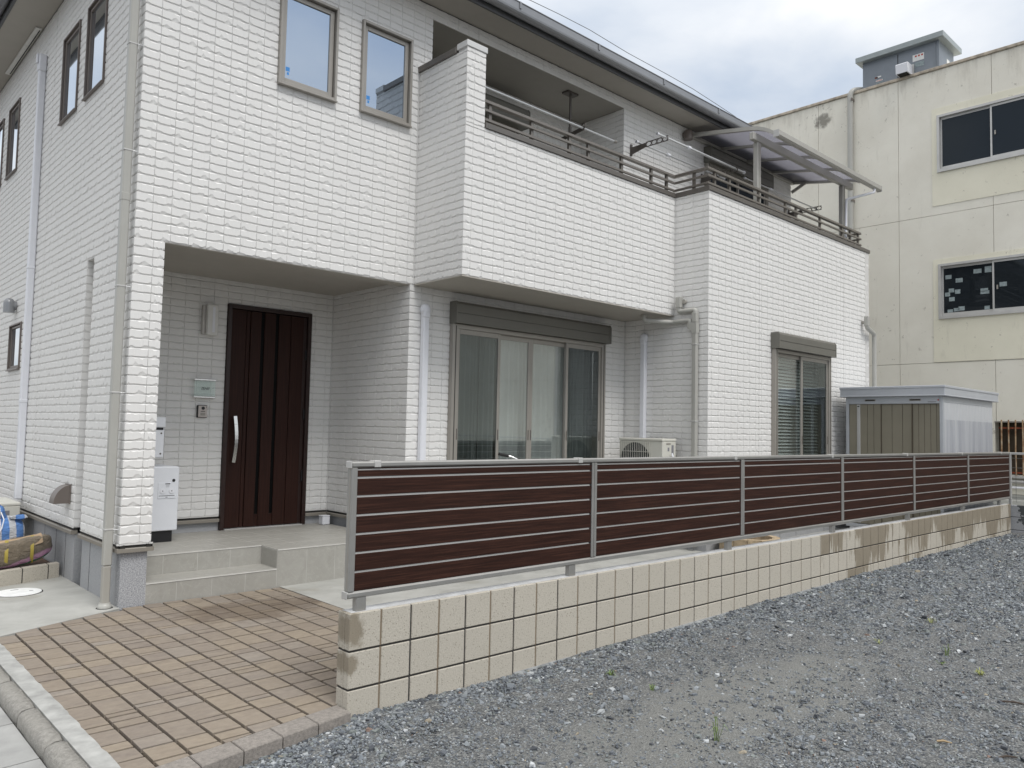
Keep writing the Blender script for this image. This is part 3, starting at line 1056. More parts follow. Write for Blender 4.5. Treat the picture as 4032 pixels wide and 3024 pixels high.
# rock-faced tile variants: u, v in the unit cell and depth in metres
NV, NC = 28, 9
VAR = np.zeros((NV, NC * 4, 3))
uu = np.array([0.003, 0.017] + [0.022 + (0.978 - 0.022) * j / 6 for j in range(1, 6)] + [0.983, 0.997])
for v_ in range(NV):
    uu[2:7] = 0.022 + 0.956 * (np.arange(1, 6) / 6 + RNG.uniform(-0.075, 0.075, 5))
    lo = 0.065 + 0.040 * RNG.random(NC)
    hi = 0.030 + 0.020 * RNG.random(NC)
    for arr, amp in ((lo, 0.23), (hi, 0.15)):
        for _ in range(RNG.integers(2, 5)):
            j = RNG.integers(1, NC - 1)
            arr[j] += amp * RNG.random()
            if RNG.random() < 0.5:
                arr[min(j + 1, NC - 2)] += 0.6 * amp * RNG.random()
    dep = 0.0084 + 0.0010 * RNG.random(NC)
    tilt = RNG.uniform(-0.0004, 0.0004)
    for j in range(NC):
        ed = j in (0, NC - 1)
        d1 = 0.42 * dep[j] if ed else dep[j]
        d2 = 0.42 * dep[j] if ed else dep[j] + tilt
        us = uu[j]
        VAR[v_, j * 4 + 0] = (us, 0.055, 0.0)
        VAR[v_, j * 4 + 1] = (us, 0.055 + lo[j], d1)
        VAR[v_, j * 4 + 2] = (us, 0.985 - hi[j], d2)
        VAR[v_, j * 4 + 3] = (us, 0.985, 0.0)
TQ = np.array([[j * 4 + r, (j + 1) * 4 + r, (j + 1) * 4 + r + 1, j * 4 + r + 1] for j in range(NC - 1) for r in range(3)])


def tile_verts(t, vi):
    plane, sign, const, a, b, c_, d = t[:7]
    P = VAR[vi]
    u = a + P[:, 0] * (b - a)
    if (b - a) < 0.1:
        pass
    z = c_ + P[:, 1] * (d - c_)
    n = const - sign * TD + sign * P[:, 2] - sign * 0.0001
    flip = (plane == 'y' and sign > 0) or (plane == 'x' and sign < 0)
    V = np.stack([u, n, z], -1) if plane == 'y' else np.stack([n, u, z], -1)
    return V, flip


def tile_score(t):
    plane, sign, const, a, b, c_, d, w = t
    ctr = np.array([(a + b) / 2, const, (c_ + d) / 2]) if plane == 'y' else np.array([const, (a + b) / 2, (c_ + d) / 2])
    dv = ctr - CAM
    z = dv @ f_
    px = FPX * (dv @ r_) / z
    py = FPX * (dv @ u_) / z
    if z < 0.1 or abs(px) > 1990 or abs(py) > 1490:
        return 0
    nrm = np.array([0, sign, 0]) if plane == 'y' else np.array([sign, 0, 0])
    ca = -(dv @ nrm) / np.linalg.norm(dv)
    if ca <= 0 or w.name.startswith(('porch_left', 'loggia')):
        return 0
    occ = 0.3 if (w.name.startswith('porch') and ctr[0] < 0.6) or (ctr[0] > 1.0 and ctr[2] < 1.35) else 1.0
    return (b - a) * (d - c_) * ca / (z * z) * occ


sc_ = np.array([tile_score(t) for t in TILES])
order = np.argsort(-sc_)
solo = set(order[:300].tolist())
Vs, Qs, off = [], [], 0
vis = RNG.integers(0, NV, len(TILES))
for i, t in enumerate(TILES):
    V, flip = tile_verts(t, vis[i])
    q = TQ[:, ::-1] if flip else TQ
    if i in solo:
        plane, sign, const, a, b, c_, d, w = t
        o = V.mean(0)
        quads_mesh('siding_tile', V, q, 'siding', w, origin=o)
    else:
        Vs.append(V)
        Qs.append(q + off)
        off += len(V)
st_ = quads_mesh('siding_tiles', np.concatenate(Vs), np.concatenate(Qs), 'siding', house)
kind(st_, 'stuff')

# sealant beads in the inner corners and panel seams of the siding
for b in ((2.563, 2.5752, F1 - 0.004, F1 + 0.02, 3.108, 5.40), (XF - 0.012, XF + 0.0, YB - 0.004, YB + 0.02, 3.108, 4.654), (XF - 0.012, XF + 0.0, F1 - 0.004, F1 + 0.02, Z0, 3.09), (2.518, 2.5302, 4.656, 4.68, Z0, 3.15)):
    bx('sealant', 'siding_back', house, *b)
for xq in (7.36, 9.94):
    bx('sealant', 'siding_back', house, xq, xq + 0.006, F2 - 0.0003, F2 + 0.02, 2.80 if 7.55 < xq < 9.45 else Z0, 4.654)
for yq in (6.13,):
    bx('sealant', 'siding_back', house, XL - 0.0003, XL + 0.02, yq, yq + 0.006, Z0, 6.2)

# foundations, flashing
ZG = 0.05


def found(name, x0, x1, y0, y1, mat='foundation', z1=0.545):
    return bx(name, mat, house, x0, x1, y0, y1, ZG, z1)


found('foundation', XL + 0.022, 0.0, F1 + 0.022, F1 + 0.10, 'foundation_speckle', 0.545)
found('foundation', XL + 0.021, -0.02, F1 + 0.1005, SLIT[0] - 0.01)
found('foundation', XL + 0.021, -0.02, SLIT[1] + 0.01, 10.45)
found('foundation', 2.56, XF - 0.02, F1 + 0.022, F1 + 0.2)
found('foundation', XF + 0.02, 10.88, F2 + 0.022, F2 + 0.2)
found('foundation', XF + 0.021, XF + 0.2, F2 + 0.2005, F1 + 0.02)
found('foundation', 0.0, 2.55, 4.685, 4.83)
found('foundation', 2.552, 2.70, F1 + 0.2005, 4.68)
# vertical score lines on the side foundation
for yv in (4.75, 5.1, 5.55, 6.05, 6.6, 3.55, 3.95):
    if not (SLIT[0] - 0.02 < yv < SLIT[1] + 0.02):
        bx('score_line', 'dark_gap', house, XL + 0.0195, XL + 0.023, yv, yv + 0.005, 0.09, 0.54)
for xv in (7.0, 7.97, 8.43, 9.3):
    bx('score_line', 'dark_gap', house, xv, xv + 0.005, F2 + 0.0205, F2 + 0.024, 0.17, 0.54)


def flash(pts_plane, const, sign, a, b):
    """drip flashing under the siding with a dark gap and a pale starter edge above it"""
    z0, z1 = 0.542, 0.577
    mb, gp, wt = MB(), MB(), MB()
    o1, i1 = const + sign * 0.018, const - sign * 0.04
    if pts_plane == 'y':
        mb.prism([(o1, z0), (o1, z1 - .006), (o1 - sign * .006, z1), (i1, z1), (i1, z0)], a, b, 'x')
        gp.box(a, b, const - sign * 0.006, i1, z1, Z0 - 0.002)
        wt.box(a, b, const + sign * 0.001, const - sign * 0.02, Z0 - 0.004, Z0 + 0.006)
    else:
        mb.prism([(o1, z0), (o1, z1 - .006), (o1 - sign * .006, z1), (i1, z1), (i1, z0)], a, b, 'y')
        gp.box(const - sign * 0.006, i1, a, b, z1, Z0 - 0.002)
        wt.box(const + sign * 0.001, const - sign * 0.02, a, b, Z0 - 0.004, Z0 + 0.006)
    mb.build('flashing', 'flashing', house)
    gp.build('flashing_gap', 'dark_gap', house)
    wt.build('siding_starter', 'siding_back', house)


flash('y', F1, -1, XL - 0.018, 0.035)
flash('x', XL, -1, F1 - 0.0175, SLIT[0])
flash('x', XL, -1, SLIT[1], 10.5)
flash('x', 0.02, 1, F1 - 0.0175, SLIT[0])
flash('y', F1, -1, 2.53, XF)
flash('y', F2, -1, XF - 0.018, 10.91)
flash('x', XF, -1, F2 - 0.0175, F1)
flash('y', 4.66, -1, 0.1, 1.232)
flash('y', 4.66, -1, 2.246, 2.53)
flash('x', 2.53, -1, F1, 4.66)

# ceilings and soffits
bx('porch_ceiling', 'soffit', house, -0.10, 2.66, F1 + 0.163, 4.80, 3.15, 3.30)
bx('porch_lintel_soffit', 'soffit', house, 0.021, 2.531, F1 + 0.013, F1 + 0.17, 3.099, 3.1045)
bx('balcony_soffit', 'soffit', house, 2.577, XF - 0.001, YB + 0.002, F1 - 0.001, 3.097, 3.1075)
bx('balcony_floor', 'concrete', house, 2.60, XF, YB + 0.14, 3.89, 4.20, 4.26)
bx('block_roof_deck', 'concrete', house, XF + 0.06, 10.90, F2 + 0.165, F1 + 0.02, 4.25, 4.32)
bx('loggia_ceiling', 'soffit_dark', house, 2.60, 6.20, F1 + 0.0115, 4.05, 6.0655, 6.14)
bx('loggia_left_wall', 'siding_back', house, 2.60, 2.739, F1 + 0.165, 4.05, 4.2, 6.065)
EO = 0.375   # eave overhang
mb = MB()
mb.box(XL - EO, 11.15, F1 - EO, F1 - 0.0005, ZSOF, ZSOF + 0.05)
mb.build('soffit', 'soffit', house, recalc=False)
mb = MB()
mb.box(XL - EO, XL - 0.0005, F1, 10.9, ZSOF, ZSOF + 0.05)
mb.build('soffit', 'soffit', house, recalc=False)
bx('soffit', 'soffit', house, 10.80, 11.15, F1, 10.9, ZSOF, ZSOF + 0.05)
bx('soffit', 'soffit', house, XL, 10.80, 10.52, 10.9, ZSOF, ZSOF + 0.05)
# soffit vent on the left side
sv = bx('soffit_vent', 'lamp_shade', house, XL - 0.085, XL - 0.02, 6.78, 8.5, ZSOF - 0.022, ZSOF - 0.001, c=0.004)
bx('vent_slot', 'dark_gap', sv, XL - 0.040, XL - 0.028, 6.82, 8.46, ZSOF - 0.0235, ZSOF - 0.0215)
# fascia, gutter and hip roof
xa, xb, ya, yb = XL - EO, 11.15, F1 - EO, 10.9
mb = MB().box(xa, xb, ya - 0.022, ya - 0.0005, ZSOF - 0.012, ZSOF + 0.13)
mb.build('fascia', 'gutter_under', house, recalc=False)
mb = MB().box(xa - 0.022, xa - 0.0005, ya - 0.022, yb, ZSOF - 0.012, ZSOF + 0.13)
mb.build('fascia', 'gutter_under', house, recalc=False)


def gutter_profile(sg=1):
    o = [(0.0, 0.13), (0.0, 0.075)]
    for k in range(9):
        t = math.pi * k / 8
        o.append((-0.055 + 0.055 * math.cos(t), 0.072 - 0.052 * math.sin(t)))
    o += [(-0.110, 0.150), (-0.118, 0.158), (-0.118, 0.164), (-0.100, 0.164), (-0.100, 0.13)]
    return o


gp = [(ya - 0.023 + a, ZSOF + 0.012 + b) for a, b in gutter_profile()]
mb = MB().prism(gp, xa - 0.13, xb, 'x')
g1 = mb.build('gutter', 'gutter', house)
gp = [(xa - 0.023 + a, ZSOF + 0.012 + b) for a, b in gutter_profile()]
mb = MB().prism(gp, ya - 0.13, yb, 'y')
g2_ = mb.build('gutter', 'gutter', house)
for xj in np.arange(2.2, 10.8, 1.35):
    mb = MB().prism([(ya - 0.1435, ZSOF + 0.10), (ya - 0.1445, ZSOF + 0.1755), (ya - 0.11, ZSOF + 0.1755), (ya - 0.11, ZSOF + 0.1)], xj, xj + 0.028, 'x')
    mb.build('gutter_joint', 'gutter', g1)
e = 0.10
rx0, rx1, ry0, ry1, rz = xa - e, xb + e, ya - e, yb + e, ZSOF + 0.195
run = (ry1 - ry0) / 2
rise = run * 0.42
V = [(rx0, ry0, rz), (rx1, ry0, rz), (rx1, ry1, rz), (rx0, ry1, rz), (rx0 + run, ry0 + run, rz + rise), (rx1 - run, ry0 + run, rz + rise)]
V += [(rx0, ry0, rz - 0.03), (rx1, ry0, rz - 0.03), (rx1, ry1, rz - 0.03), (rx0, ry1, rz - 0.03)]
mb = MB().add(V, [(0, 1, 5, 4), (1, 2, 5), (2, 3, 4, 5), (3, 0, 4), (6, 9, 8, 7), (0, 6, 7, 1), (1, 7, 8, 2), (2, 8, 9, 3), (3, 9, 6, 0)])
roof = mb.build('roof', 'roofing', house)
# inner floor between storeys so that nothing shines through
bx('floor_structure', 'interior_dark', house, 2.72, 10.6, 4.08, 10.3, 3.3, 3.5)


# ------------------------------------------------------------------ windows
def frame_win(name, plane, const, sign, a, b, z0, z1, fw=0.055, proud=0.035, pane='glass_sky', fm='frame_grey', sash=0.045, sticker=False, recess=0.0):
    """an outer frame standing proud of the siding, an inner sash and a pane"""
    def B(mb, u0_, u1_, n0, n1, c_, d, ch=0.003):
        if plane == 'y':
            mb.box(u0_, u1_, const + sign * n0, const + sign * n1, c_, d, c=ch)
        else:
            mb.box(const + sign * n0, const + sign * n1, u0_, u1_, c_, d, c=ch)
    fr = MB()
    n0, n1 = -0.10, proud - recess
    B(fr, a, a + fw * 0.45, n0, n1, z0, z1)
    B(fr, b - fw * 0.45, b, n0, n1, z0, z1)
    B(fr, a + fw * 0.45, b - fw * 0.45, n0, n1, z0, z0 + fw * 0.5)
    B(fr, a + fw * 0.45, b - fw * 0.45, n0, n1, z1 - fw * 0.5, z1)
    w = fr.build(name, fm, house, recalc=False)
    sa = MB()
    i0, i1, j0, j1 = a + fw * .45 + .006, b - fw * .45 - .006, z0 + fw * .5 + .006, z1 - fw * .5 - .006
    s0, s1 = -0.06, -0.004 - recess
    B(sa, i0, i0 + sash, s0, s1, j0, j1)
    B(sa, i1 - sash, i1, s0, s1, j0, j1)
    B(sa, i0 + sash, i1 - sash, s0, s1, j0, j0 + sash)
    B(sa, i0 + sash, i1 - sash, s0, s1, j1 - sash, j1)
    sa.build('sash', fm, w, recalc=False)
    pn = MB()
    B(pn, i0 + sash - .004, i1 - sash + .004, -0.05, -0.018 - recess * .5, j0 + sash - .004, j1 - sash + .004, 0.0)
    pn.build('pane', pane, w, recalc=False)
    bk = MB()
    B(bk, a + 0.01, b - 0.01, -0.14, -0.105, z0 + 0.01, z1 - 0.01, 0.0)
    bk.build('backing', 'interior_dark', w, recalc=False)
    # sill drip
    sd = MB()
    B(sd, a - 0.004, b + 0.004, 0.0, proud - recess + 0.014, z0 - 0.012, z0 - 0.0005, 0.002)
    sd.build('sill', fm, w, recalc=False)
    if sticker:
        st = MB()
        B(st, i0 + sash + .012, i0 + sash + .052, -0.0175, -0.017, j0 + sash + .075, j0 + sash + .115, 0.0)
        st.build('sticker', 'sticker_blue', w, recalc=False)
        st = MB()
        B(st, i0 + sash + .026, i0 + sash + .046, -0.0175, -0.017, j0 + sash + .040, j0 + sash + .066, 0.0)
        st.build('sticker', 'sticker_blue', w, recalc=False)
    return w


frame_win('window', 'y', F1, -1, *W1, sticker=True)
frame_win('window', 'y', F1, -1, *W2, sticker=True)
for q in LW:
    frame_win('window', 'x', XL, -1, *q, pane='glass_side', fm='frame_brown', proud=0.018, sash=0.026, fw=0.034)


def shutter_box(y, x0, x1, z0, z1, d, parent, name='shutter_box'):
    """roller-shutter housing: a bevelled box with a groove"""
    zm = z0 + (z1 - z0) * 0.46
    mb = MB()
    mb.prism([(y, z0), (y - d, z0), (y - d, zm - 0.004), (y - d + 0.008, zm - 0.002), (y - d + 0.008, zm + 0.002), (y - d, zm + 0.004), (y - d, z1 - 0.03), (y - d + 0.02, z1), (y, z1)], x0 + 0.02, x1 - 0.02, 'x')
    b = mb.build(name, 'shutter', parent)
    for xe0, xe1 in ((x0, x0 + 0.019), (x1 - 0.019, x1)):
        MB().prism([(y, z0 - 0.003), (y - d - 0.003, z0 - 0.003), (y - d - 0.003, z1 - 0.03), (y - d + 0.018, z1 + 0.003), (y, z1 + 0.003)], xe0, xe1, 'x').build('end_cap', 'shutter', b)
    return b


def slider(name, y, x0, x1, z0, z1, splits, panes, parent=None, fm='frame_grey', side_rail=0.075):
    """sliding window: outer frame, guide rails, sashes with stiles, panes and pull handles; y is the siding face"""
    parent = parent or house
    fr = MB()
    yf, yb_ = y - 0.062, y + 0.10
    fr.box(x0, x0 + side_rail, yf, yb_, z0, z1, c=0.004)
    fr.box(x1 - side_rail, x1, yf, yb_, z0, z1, c=0.004)
    fr.box(x0 + side_rail, x1 - side_rail, yf + .004, yb_, z1 - 0.05, z1, c=0.003)
    fr.box(x0 + side_rail, x1 - side_rail, yf + .004, yb_, z0, z0 + 0.05, c=0.003)
    w = fr.build(name, fm, parent, recalc=False)
    bx('guide_groove', 'dark_gap', w, x0 + side_rail * .45, x0 + side_rail * .6, yf - 0.001, yf + 0.004, z0 + .02, z1 - .02)
    bx('guide_groove', 'dark_gap', w, x1 - side_rail * .6, x1 - side_rail * .45, yf - 0.001, yf + 0.004, z0 + .02, z1 - .02)
    zi0, zi1 = z0 + 0.05, z1 - 0.05
    for k, (a, b, lay) in enumerate(splits):
        yo = y - 0.040 + 0.032 * lay
        sw = 0.040
        sa = MB()
        sa.box(a, a + sw, yo, yo + 0.026, zi0, zi1, c=0.003)
        sa.box(b - sw, b, yo, yo + 0.026, zi0, zi1, c=0.003)
        sa.box(a + sw, b - sw, yo, yo + 0.026, zi1 - 0.055, zi1, c=0.003)
        sa.box(a + sw, b - sw, yo, yo + 0.026, zi0, zi0 + 0.075, c=0.003)
        sa.build('sash', fm if lay == 0 else 'frame_grey', w, recalc=False)
        bx('pane', panes[k], w, a + sw - .003, b - sw + .003, yo + 0.010, yo + 0.016, zi0 + .07, zi1 - .05)
        for hx in (a + sw * 0.5, b - sw * 0.5):
            bx('pull', 'frame_dark', w, hx - 0.007, hx + 0.007, yo - 0.0015, yo + 0.002, zi0 + 0.80, zi0 + 0.92)
    return w


wl = slider('living_room_window', F1, 3.08, 5.66, 0.62, 2.745, [(3.155, 3.805, 0), (3.76, 4.325, 1), (4.325, 4.965, 1), (4.92, 5.585, 0)], ['glass_screen', 'glass_clear', 'glass_clear', 'glass_screen'])
shutter_box(F1 - 0.0005, 3.07, 5.69, 2.748, 2.985, 0.125, house)


# curtain behind the living room window: a pleated sheet
def curtain(x0, x1, y, z0, z1, parent, amp=0.022, wl_=0.085):
    n = int((x1 - x0) / 0.008)
    V, Q = [], []
    ph = 0
    for i in range(n + 1):
        x = x0 + (x1 - x0) * i / n
        ph += 0.008 / wl_ * 2 * math.pi * (1 + 0.35 * math.sin(x * 9.0) + 0.25 * math.sin(x * 23))
        dy = amp * math.sin(ph) + 0.008 * math.sin(x * 13)
        V += [(x, y + dy * 1.15, z0), (x, y + dy, (z0 + z1) / 2), (x, y + dy * 0.8, z1)]
        if i:
            o = 3 * (i - 1)
            Q += [(o, o + 3, o + 4, o + 1), (o + 1, o + 4, o + 5, o + 2)]
    return quads_mesh('curtain', V, Q, 'curtain', parent, origin=((x0 + x1) / 2, y, z0), smooth=True)


cu1 = curtain(3.67, 5.07, F1 + 0.17, 0.64, 2.72, wl)
cu2 = curtain(3.10, 3.65, F1 + 0.19, 0.64, 2.72, wl, 0.03, 0.06)
cu3 = curtain(5.09, 5.65, F1 + 0.19, 0.64, 2.72, wl, 0.03, 0.06)
bx('room', 'interior_dark', wl, 2.9, 5.8, F1 + 0.36, F1 + 0.40, 0.5, 2.9)
bx('room', 'interior_dark', wl, 2.9, 5.8, F1 + 0.14, F1 + 0.36, 2.75, 2.9)

w3 = slider('side_room_window', F2, 7.69, 9.385, 0.62, 2.785, [(7.765, 8.60, 1), (8.475, 9.31, 0)], ['glass_clear', 'glass_screen'])
shutter_box(F2 - 0.0005, 7.67, 9.40, 2.788, 3.005, 0.13, house)
bl = MB()
for k in range(42):
    z = 0.75 + k * 0.047
    bl.add([(7.75, F2 + 0.11, z), (9.32, F2 + 0.11, z), (9.32, F2 + 0.145, z + 0.034), (7.75, F2 + 0.145, z + 0.034)], [(0, 1, 2, 3)])
    bl.add([(7.75, F2 + 0.1105, z - 0.0015), (9.32, F2 + 0.1105, z - 0.0015), (9.32, F2 + 0.1455, z + 0.0325), (7.75, F2 + 0.1455, z + 0.0325)], [(3, 2, 1, 0)])
bl.build('blind_slats', 'blind', w3, recalc=False)
bx('room', 'interior_dark', w3, 7.5, 9.5, F2 + 0.30, F2 + 0.34, 0.5, 2.9)
bx('room', 'interior_dark', w3, 7.5, 9.5, F2 + 0.16, F2 + 0.30, 2.79, 2.9)

slider('balcony_window', F1, 8.03, 9.88, 4.33, 5.80, [(8.10, 8.98, 1), (8.93, 9.81, 0)], ['glass_dark', 'glass_dark'], side_rail=0.07)
shutter_box(F1 - 0.0005, 8.0, 9.92, 5.79, 6.03, 0.13, house)
slider('loggia_window', 3.90, 2.95, 4.75, 4.28, 5.62, [(3.02, 3.88, 1), (3.82, 4.68, 0)], ['glass_dark', 'glass_dark'], side_rail=0.07)
shutter_box(3.8995, 2.88, 4.82, 5.60, 5.84, 0.20, house)
for nm, (a, b, c_, d), yy_ in (('backing', (8.0, 9.9, 4.3, 5.85), F1), ('backing', (2.9, 4.8, 4.25, 5.7), 3.9)):
    bx('room_backing', 'interior_dark', house, a, b, yy_ + 0.13, yy_ + 0.15, c_, d)

# ------------------------------------------------------------------ front door
door = MB()
door.box(1.238, 1.282, 4.635, 4.80, 0.452, 2.898, c=0.003)
door.box(2.196, 2.241, 4.635, 4.80, 0.452, 2.898, c=0.003)
door.box(1.282, 2.196, 4.635, 4.80, 2.852, 2.898, c=0.003)
dfr = door.build('front_door', 'door_frame', house, recalc=False)
leaf = MB()
strips = [(1.287, 1.452, 4.655), (1.458, 1.500, 4.661), (1.506, 1.628, 4.655), (1.668, 1.800, 4.655), (1.840, 1.985, 4.655), (1.991, 2.150, 4.655)]
for a, b, y in strips:
    MB().box(a, b, y, 4.70, 0.468, 2.846, c=0.003).build('door_panel', 'door_wood', dfr, recalc=False)
for a, b in ((1.628, 1.668), (1.800, 1.840)):
    bx('glass_slit', 'door_black', dfr, a, b, 4.668, 4.70, 0.60, 2.846)
    bx('door_panel', 'door_wood', dfr, a + .001, b - .001, 4.665, 4.70, 0.468, 0.599)
bx('hinge_stile', 'door_frame', dfr, 2.153, 2.194, 4.668, 4.70, 0.468, 2.846)
for hz in (0.95, 1.66, 2.35):
    bx('hinge', 'black_plastic', dfr, 2.178, 2.194, 4.652, 4.668, hz, hz + 0.12)
bx('leaf_core', 'door_black', dfr, 1.283, 2.195, 4.701, 4.74, 0.462, 2.851)
bx('threshold', 'alu_pale', dfr, 1.284, 2.194, 4.61, 4.70, 0.4485, 0.461, c=0.003)
# bowed pull handle
hp = []
for k in range(13):
    t = k / 12
    z = 1.175 + t * 0.50
    bow = math.sin(math.pi * t)
    hp.append((1.345 + 0.016 * bow, 4.655 - 0.048 - 0.016 * bow, z))
mb = MB()
for k in range(12):
    mb.bar(hp[k], (hp[k + 1][0], hp[k + 1][1], hp[k + 1][2] + .0005), 0.036, 0.016, up=(0, 1, 0))
hd = mb.build('door_handle', 'chrome', dfr)
for k in (1, 11):
    MB().tube([(hp[k][0], hp[k][1], hp[k][2]), (hp[k][0], 4.656, hp[k][2])], 0.009, 10).build('handle_stem', 'chrome', dfr)
bx('handle_band', 'black_plastic', dfr, 1.337, 1.375, 4.5905, 4.5925, 1.585, 1.588)

# ------------------------------------------------------------------ porch steps (tiles are pieces of their own)
porch = thing('porch_steps', (1.2, 3.8, 0.1), 'beige stone-tiled porch landing with one lower step before the brown door', 'porch')
core = MB()
core.box(0.0, 2.499, 3.4563, 4.684, 0.05, 0.4478)
core.box(1.1505, 2.499, 3.1215, 3.4563, 0.05, 0.4478)
core.box(0.0, 1.1505, 3.1215, 3.4563, 0.05, 0.2738)
core.build('core', 'tile_grout', porch, recalc=False)


def tile_top(x0, x1, y0, y1, z):
    bx('tile', 'porch_tile', porch, x0 + .0025, x1 - .0025, y0 + .0025, y1 - .0025, z - 0.0115, z + random.uniform(-.0003, .0003), c=0.0015)


def tile_riser(x0, x1, y, z0, z1):
    bx('tile', 'porch_tile', porch, x0 + .0025, x1 - .0025, y, y + 0.0145, z0, z1, c=0.0008)


xg = [0.0, 0.249, 0.549, 0.849, 1.149]
xg2 = [1.149, 1.449, 1.749, 2.049, 2.349, 2.50]
for i in range(4):
    tile_riser(xg[i], xg[i + 1], 3.12, 0.085, 0.2605)
    tile_riser(xg[i], xg[i + 1], 3.455, 0.2755, 0.4345)
    tile_top(xg[i], xg[i + 1], 3.12, 3.4545, 0.275)
for i in range(5):
    tile_riser(xg2[i], xg2[i + 1], 3.12, 0.10, 0.4345)
    tile_top(xg2[i], xg2[i + 1], 3.12, 3.4545, 0.449)
bx('tile', 'porch_tile', porch, 1.149, 1.1625, 3.1355, 3.4545, 0.2755, 0.4345, c=0.0015)
allx = [0.0, 0.249, 0.549, 0.849, 1.149, 1.449, 1.749, 2.049, 2.349, 2.50]
yg = [3.4555, 3.755, 4.055, 4.355, 4.684]
for i in range(9):
    for j in range(4):
        tile_top(allx[i], allx[i + 1], yg[j], yg[j + 1], 0.449)
# raised nosing lines
bx('nosing', 'tile_grout', porch, 0.0, 1.149, 3.1165, 3.124, 0.2615, 0.2685, c=0.002)
bx('nosing', 'tile_grout', porch, 1.149, 2.50, 3.1165, 3.124, 0.4355, 0.4425, c=0.002)
bx('nosing', 'tile_grout', porch, 0.0, 1.149, 3.4515, 3.459, 0.4355, 0.4425, c=0.002)
# beige tiled cheek seen through the slit
bx('tile', 'porch_tile', porch, -0.02, -0.001, SLIT[0] - 0.008, SLIT[1] + 0.008, 0.06, 0.30, c=0.002)
bx('tile', 'porch_tile', porch, -0.02, -0.001, SLIT[0] - 0.008, SLIT[1] + 0.008, 0.302, 0.449, c=0.002)


# ------------------------------------------------------------------ balcony railing
def cap(name, x0, x1, y0, y1, z0, z1, mat='cap_metal'):
    return bx(name, mat, house, x0, x1, y0, y1, z0, z1, c=0.004)


ZC = 4.6555
cap('parapet_cap', 2.832, XF - 0.015, YB - 0.015, YB + 0.145, ZC, ZC + 0.058)
cap('parapet_cap', XF - 0.015, XF + 0.145, F2 + 0.147, YB + 0.145, ZC + .0005, ZC + 0.0585)
cap('parapet_cap', XF - 0.0155, 10.93, F2 - 0.015, F2 + 0.1465, ZC + .001, ZC + 0.059)
cap('parapet_cap', 10.77, 10.925, F2 + 0.147, F1, ZC, ZC + 0.058)
for xj in (2.86, 4.46, 6.05):
    bx('cap_joint', 'cap_metal', house, xj, xj + 0.04, YB - 0.0165, YB + 0.147, ZC - .001, ZC + 0.0595, c=0.002)
for xj in (6.9, 8.58, 10.3):
    bx('cap_joint', 'cap_metal', house, xj, xj + 0.04, F2 - 0.0165, F2 + 0.148, ZC - .0005, ZC + 0.0605, c=0.002)
# side wall cap and pillar cap
cap('side_cap', 2.555, 2.742, YB + 0.165, F1 + 0.01, 5.4055, 5.47)
bx('pillar_cap', 'cap_light', house, 2.566, 2.840, YB - 0.009, YB + 0.1645, 5.4305, 5.495, c=0.005)
yr = YB + 0.065
rl = empty('balcony_railing', (2.9, yr, ZC + 0.06))
rl.parent = house
rl.location = np.array([2.9, yr, ZC + 0.06]) - WO[house.name]
xr = XF + 0.065
yr2 = F2 + 0.065
bars = [('top_rail', 4.948, 4.982, 0.052), ('middle_rail', 4.855, 4.885, 0.022), ('lower_rail', 4.755, 4.785, 0.022)]
for nm, z0, z1, w in bars:
    h = w / 2
    off = 0.0 if nm == 'top_rail' else -0.018
    bx(nm, 'rail_metal', rl, 2.835, xr + h + off, yr - h + off, yr + h + off, z0, z1, c=0.004)
    bx(nm, 'rail_metal', rl, xr - h + off, xr + h + off, yr2 + h + off + .0005, yr - h + off - .0005, z0, z1, c=0.004)
    bx(nm, 'rail_metal', rl, xr - h + off, 10.72, yr2 - h + off, yr2 + h + off, z0, z1, c=0.004)
    bx(nm, 'rail_metal', rl, 10.72 - w, 10.72, yr2 + h + off + .0005, yr2 + 0.75, z0, z1, c=0.004)
for xp in (2.95, 3.56, 4.165, 4.49, 5.10, 5.70, 6.03):
    bx('post', 'rail_metal', rl, xp - 0.018, xp + 0.018, yr - 0.006, yr + 0.024, ZC + 0.058, 4.948)
for yp in (2.06,):
    bx('post', 'rail_metal', rl, xr - 0.006, xr + 0.024, yp - 0.018, yp + 0.018, ZC + 0.058, 4.948)
for xp in (6.36, 6.71, 7.46, 8.21, 8.53, 9.29, 10.05, 10.36, 10.66):
    bx('post', 'rail_metal', rl, xp - 0.018, xp + 0.018, yr2 - 0.006, yr2 + 0.024, ZC + 0.059, 4.948)

# ------------------------------------------------------------------ pipes and vents on the house


def arc(p0, p1, p2, n=6):
    p0, p1, p2 = Vector(p0), Vector(p1), Vector(p2)
    return [((1 - t) ** 2 * p0 + 2 * t * (1 - t) * p1 + t * t * p2) for t in [i / n for i in range(n + 1)]]


def pipe(name, pts, rad, mat, parent, n=12, bend=0.05):
    pts = [Vector(p) for p in pts]
    path = [pts[0]]
    for i in range(1, len(pts) - 1):
        a = (pts[i - 1] - pts[i])
        b = (pts[i + 1] - pts[i])
        k = min(bend, a.length * .45, b.length * .45)
        path += arc(pts[i] + a.normalized() * k, pts[i], pts[i] + b.normalized() * k)
    path.append(pts[-1])
    return MB().tube(path, rad, n).build(name, mat, parent)


def clamp_ring(x, y, z, r, parent, mat, to):
    ring = MB().tube([(x, y, z - 0.009), (x, y, z + 0.009)], r + 0.005, 14).build('pipe_clamp', mat, parent)
    MB().tube([(x, y, z), to], 0.004, 6).build('clamp_rod', mat, parent)


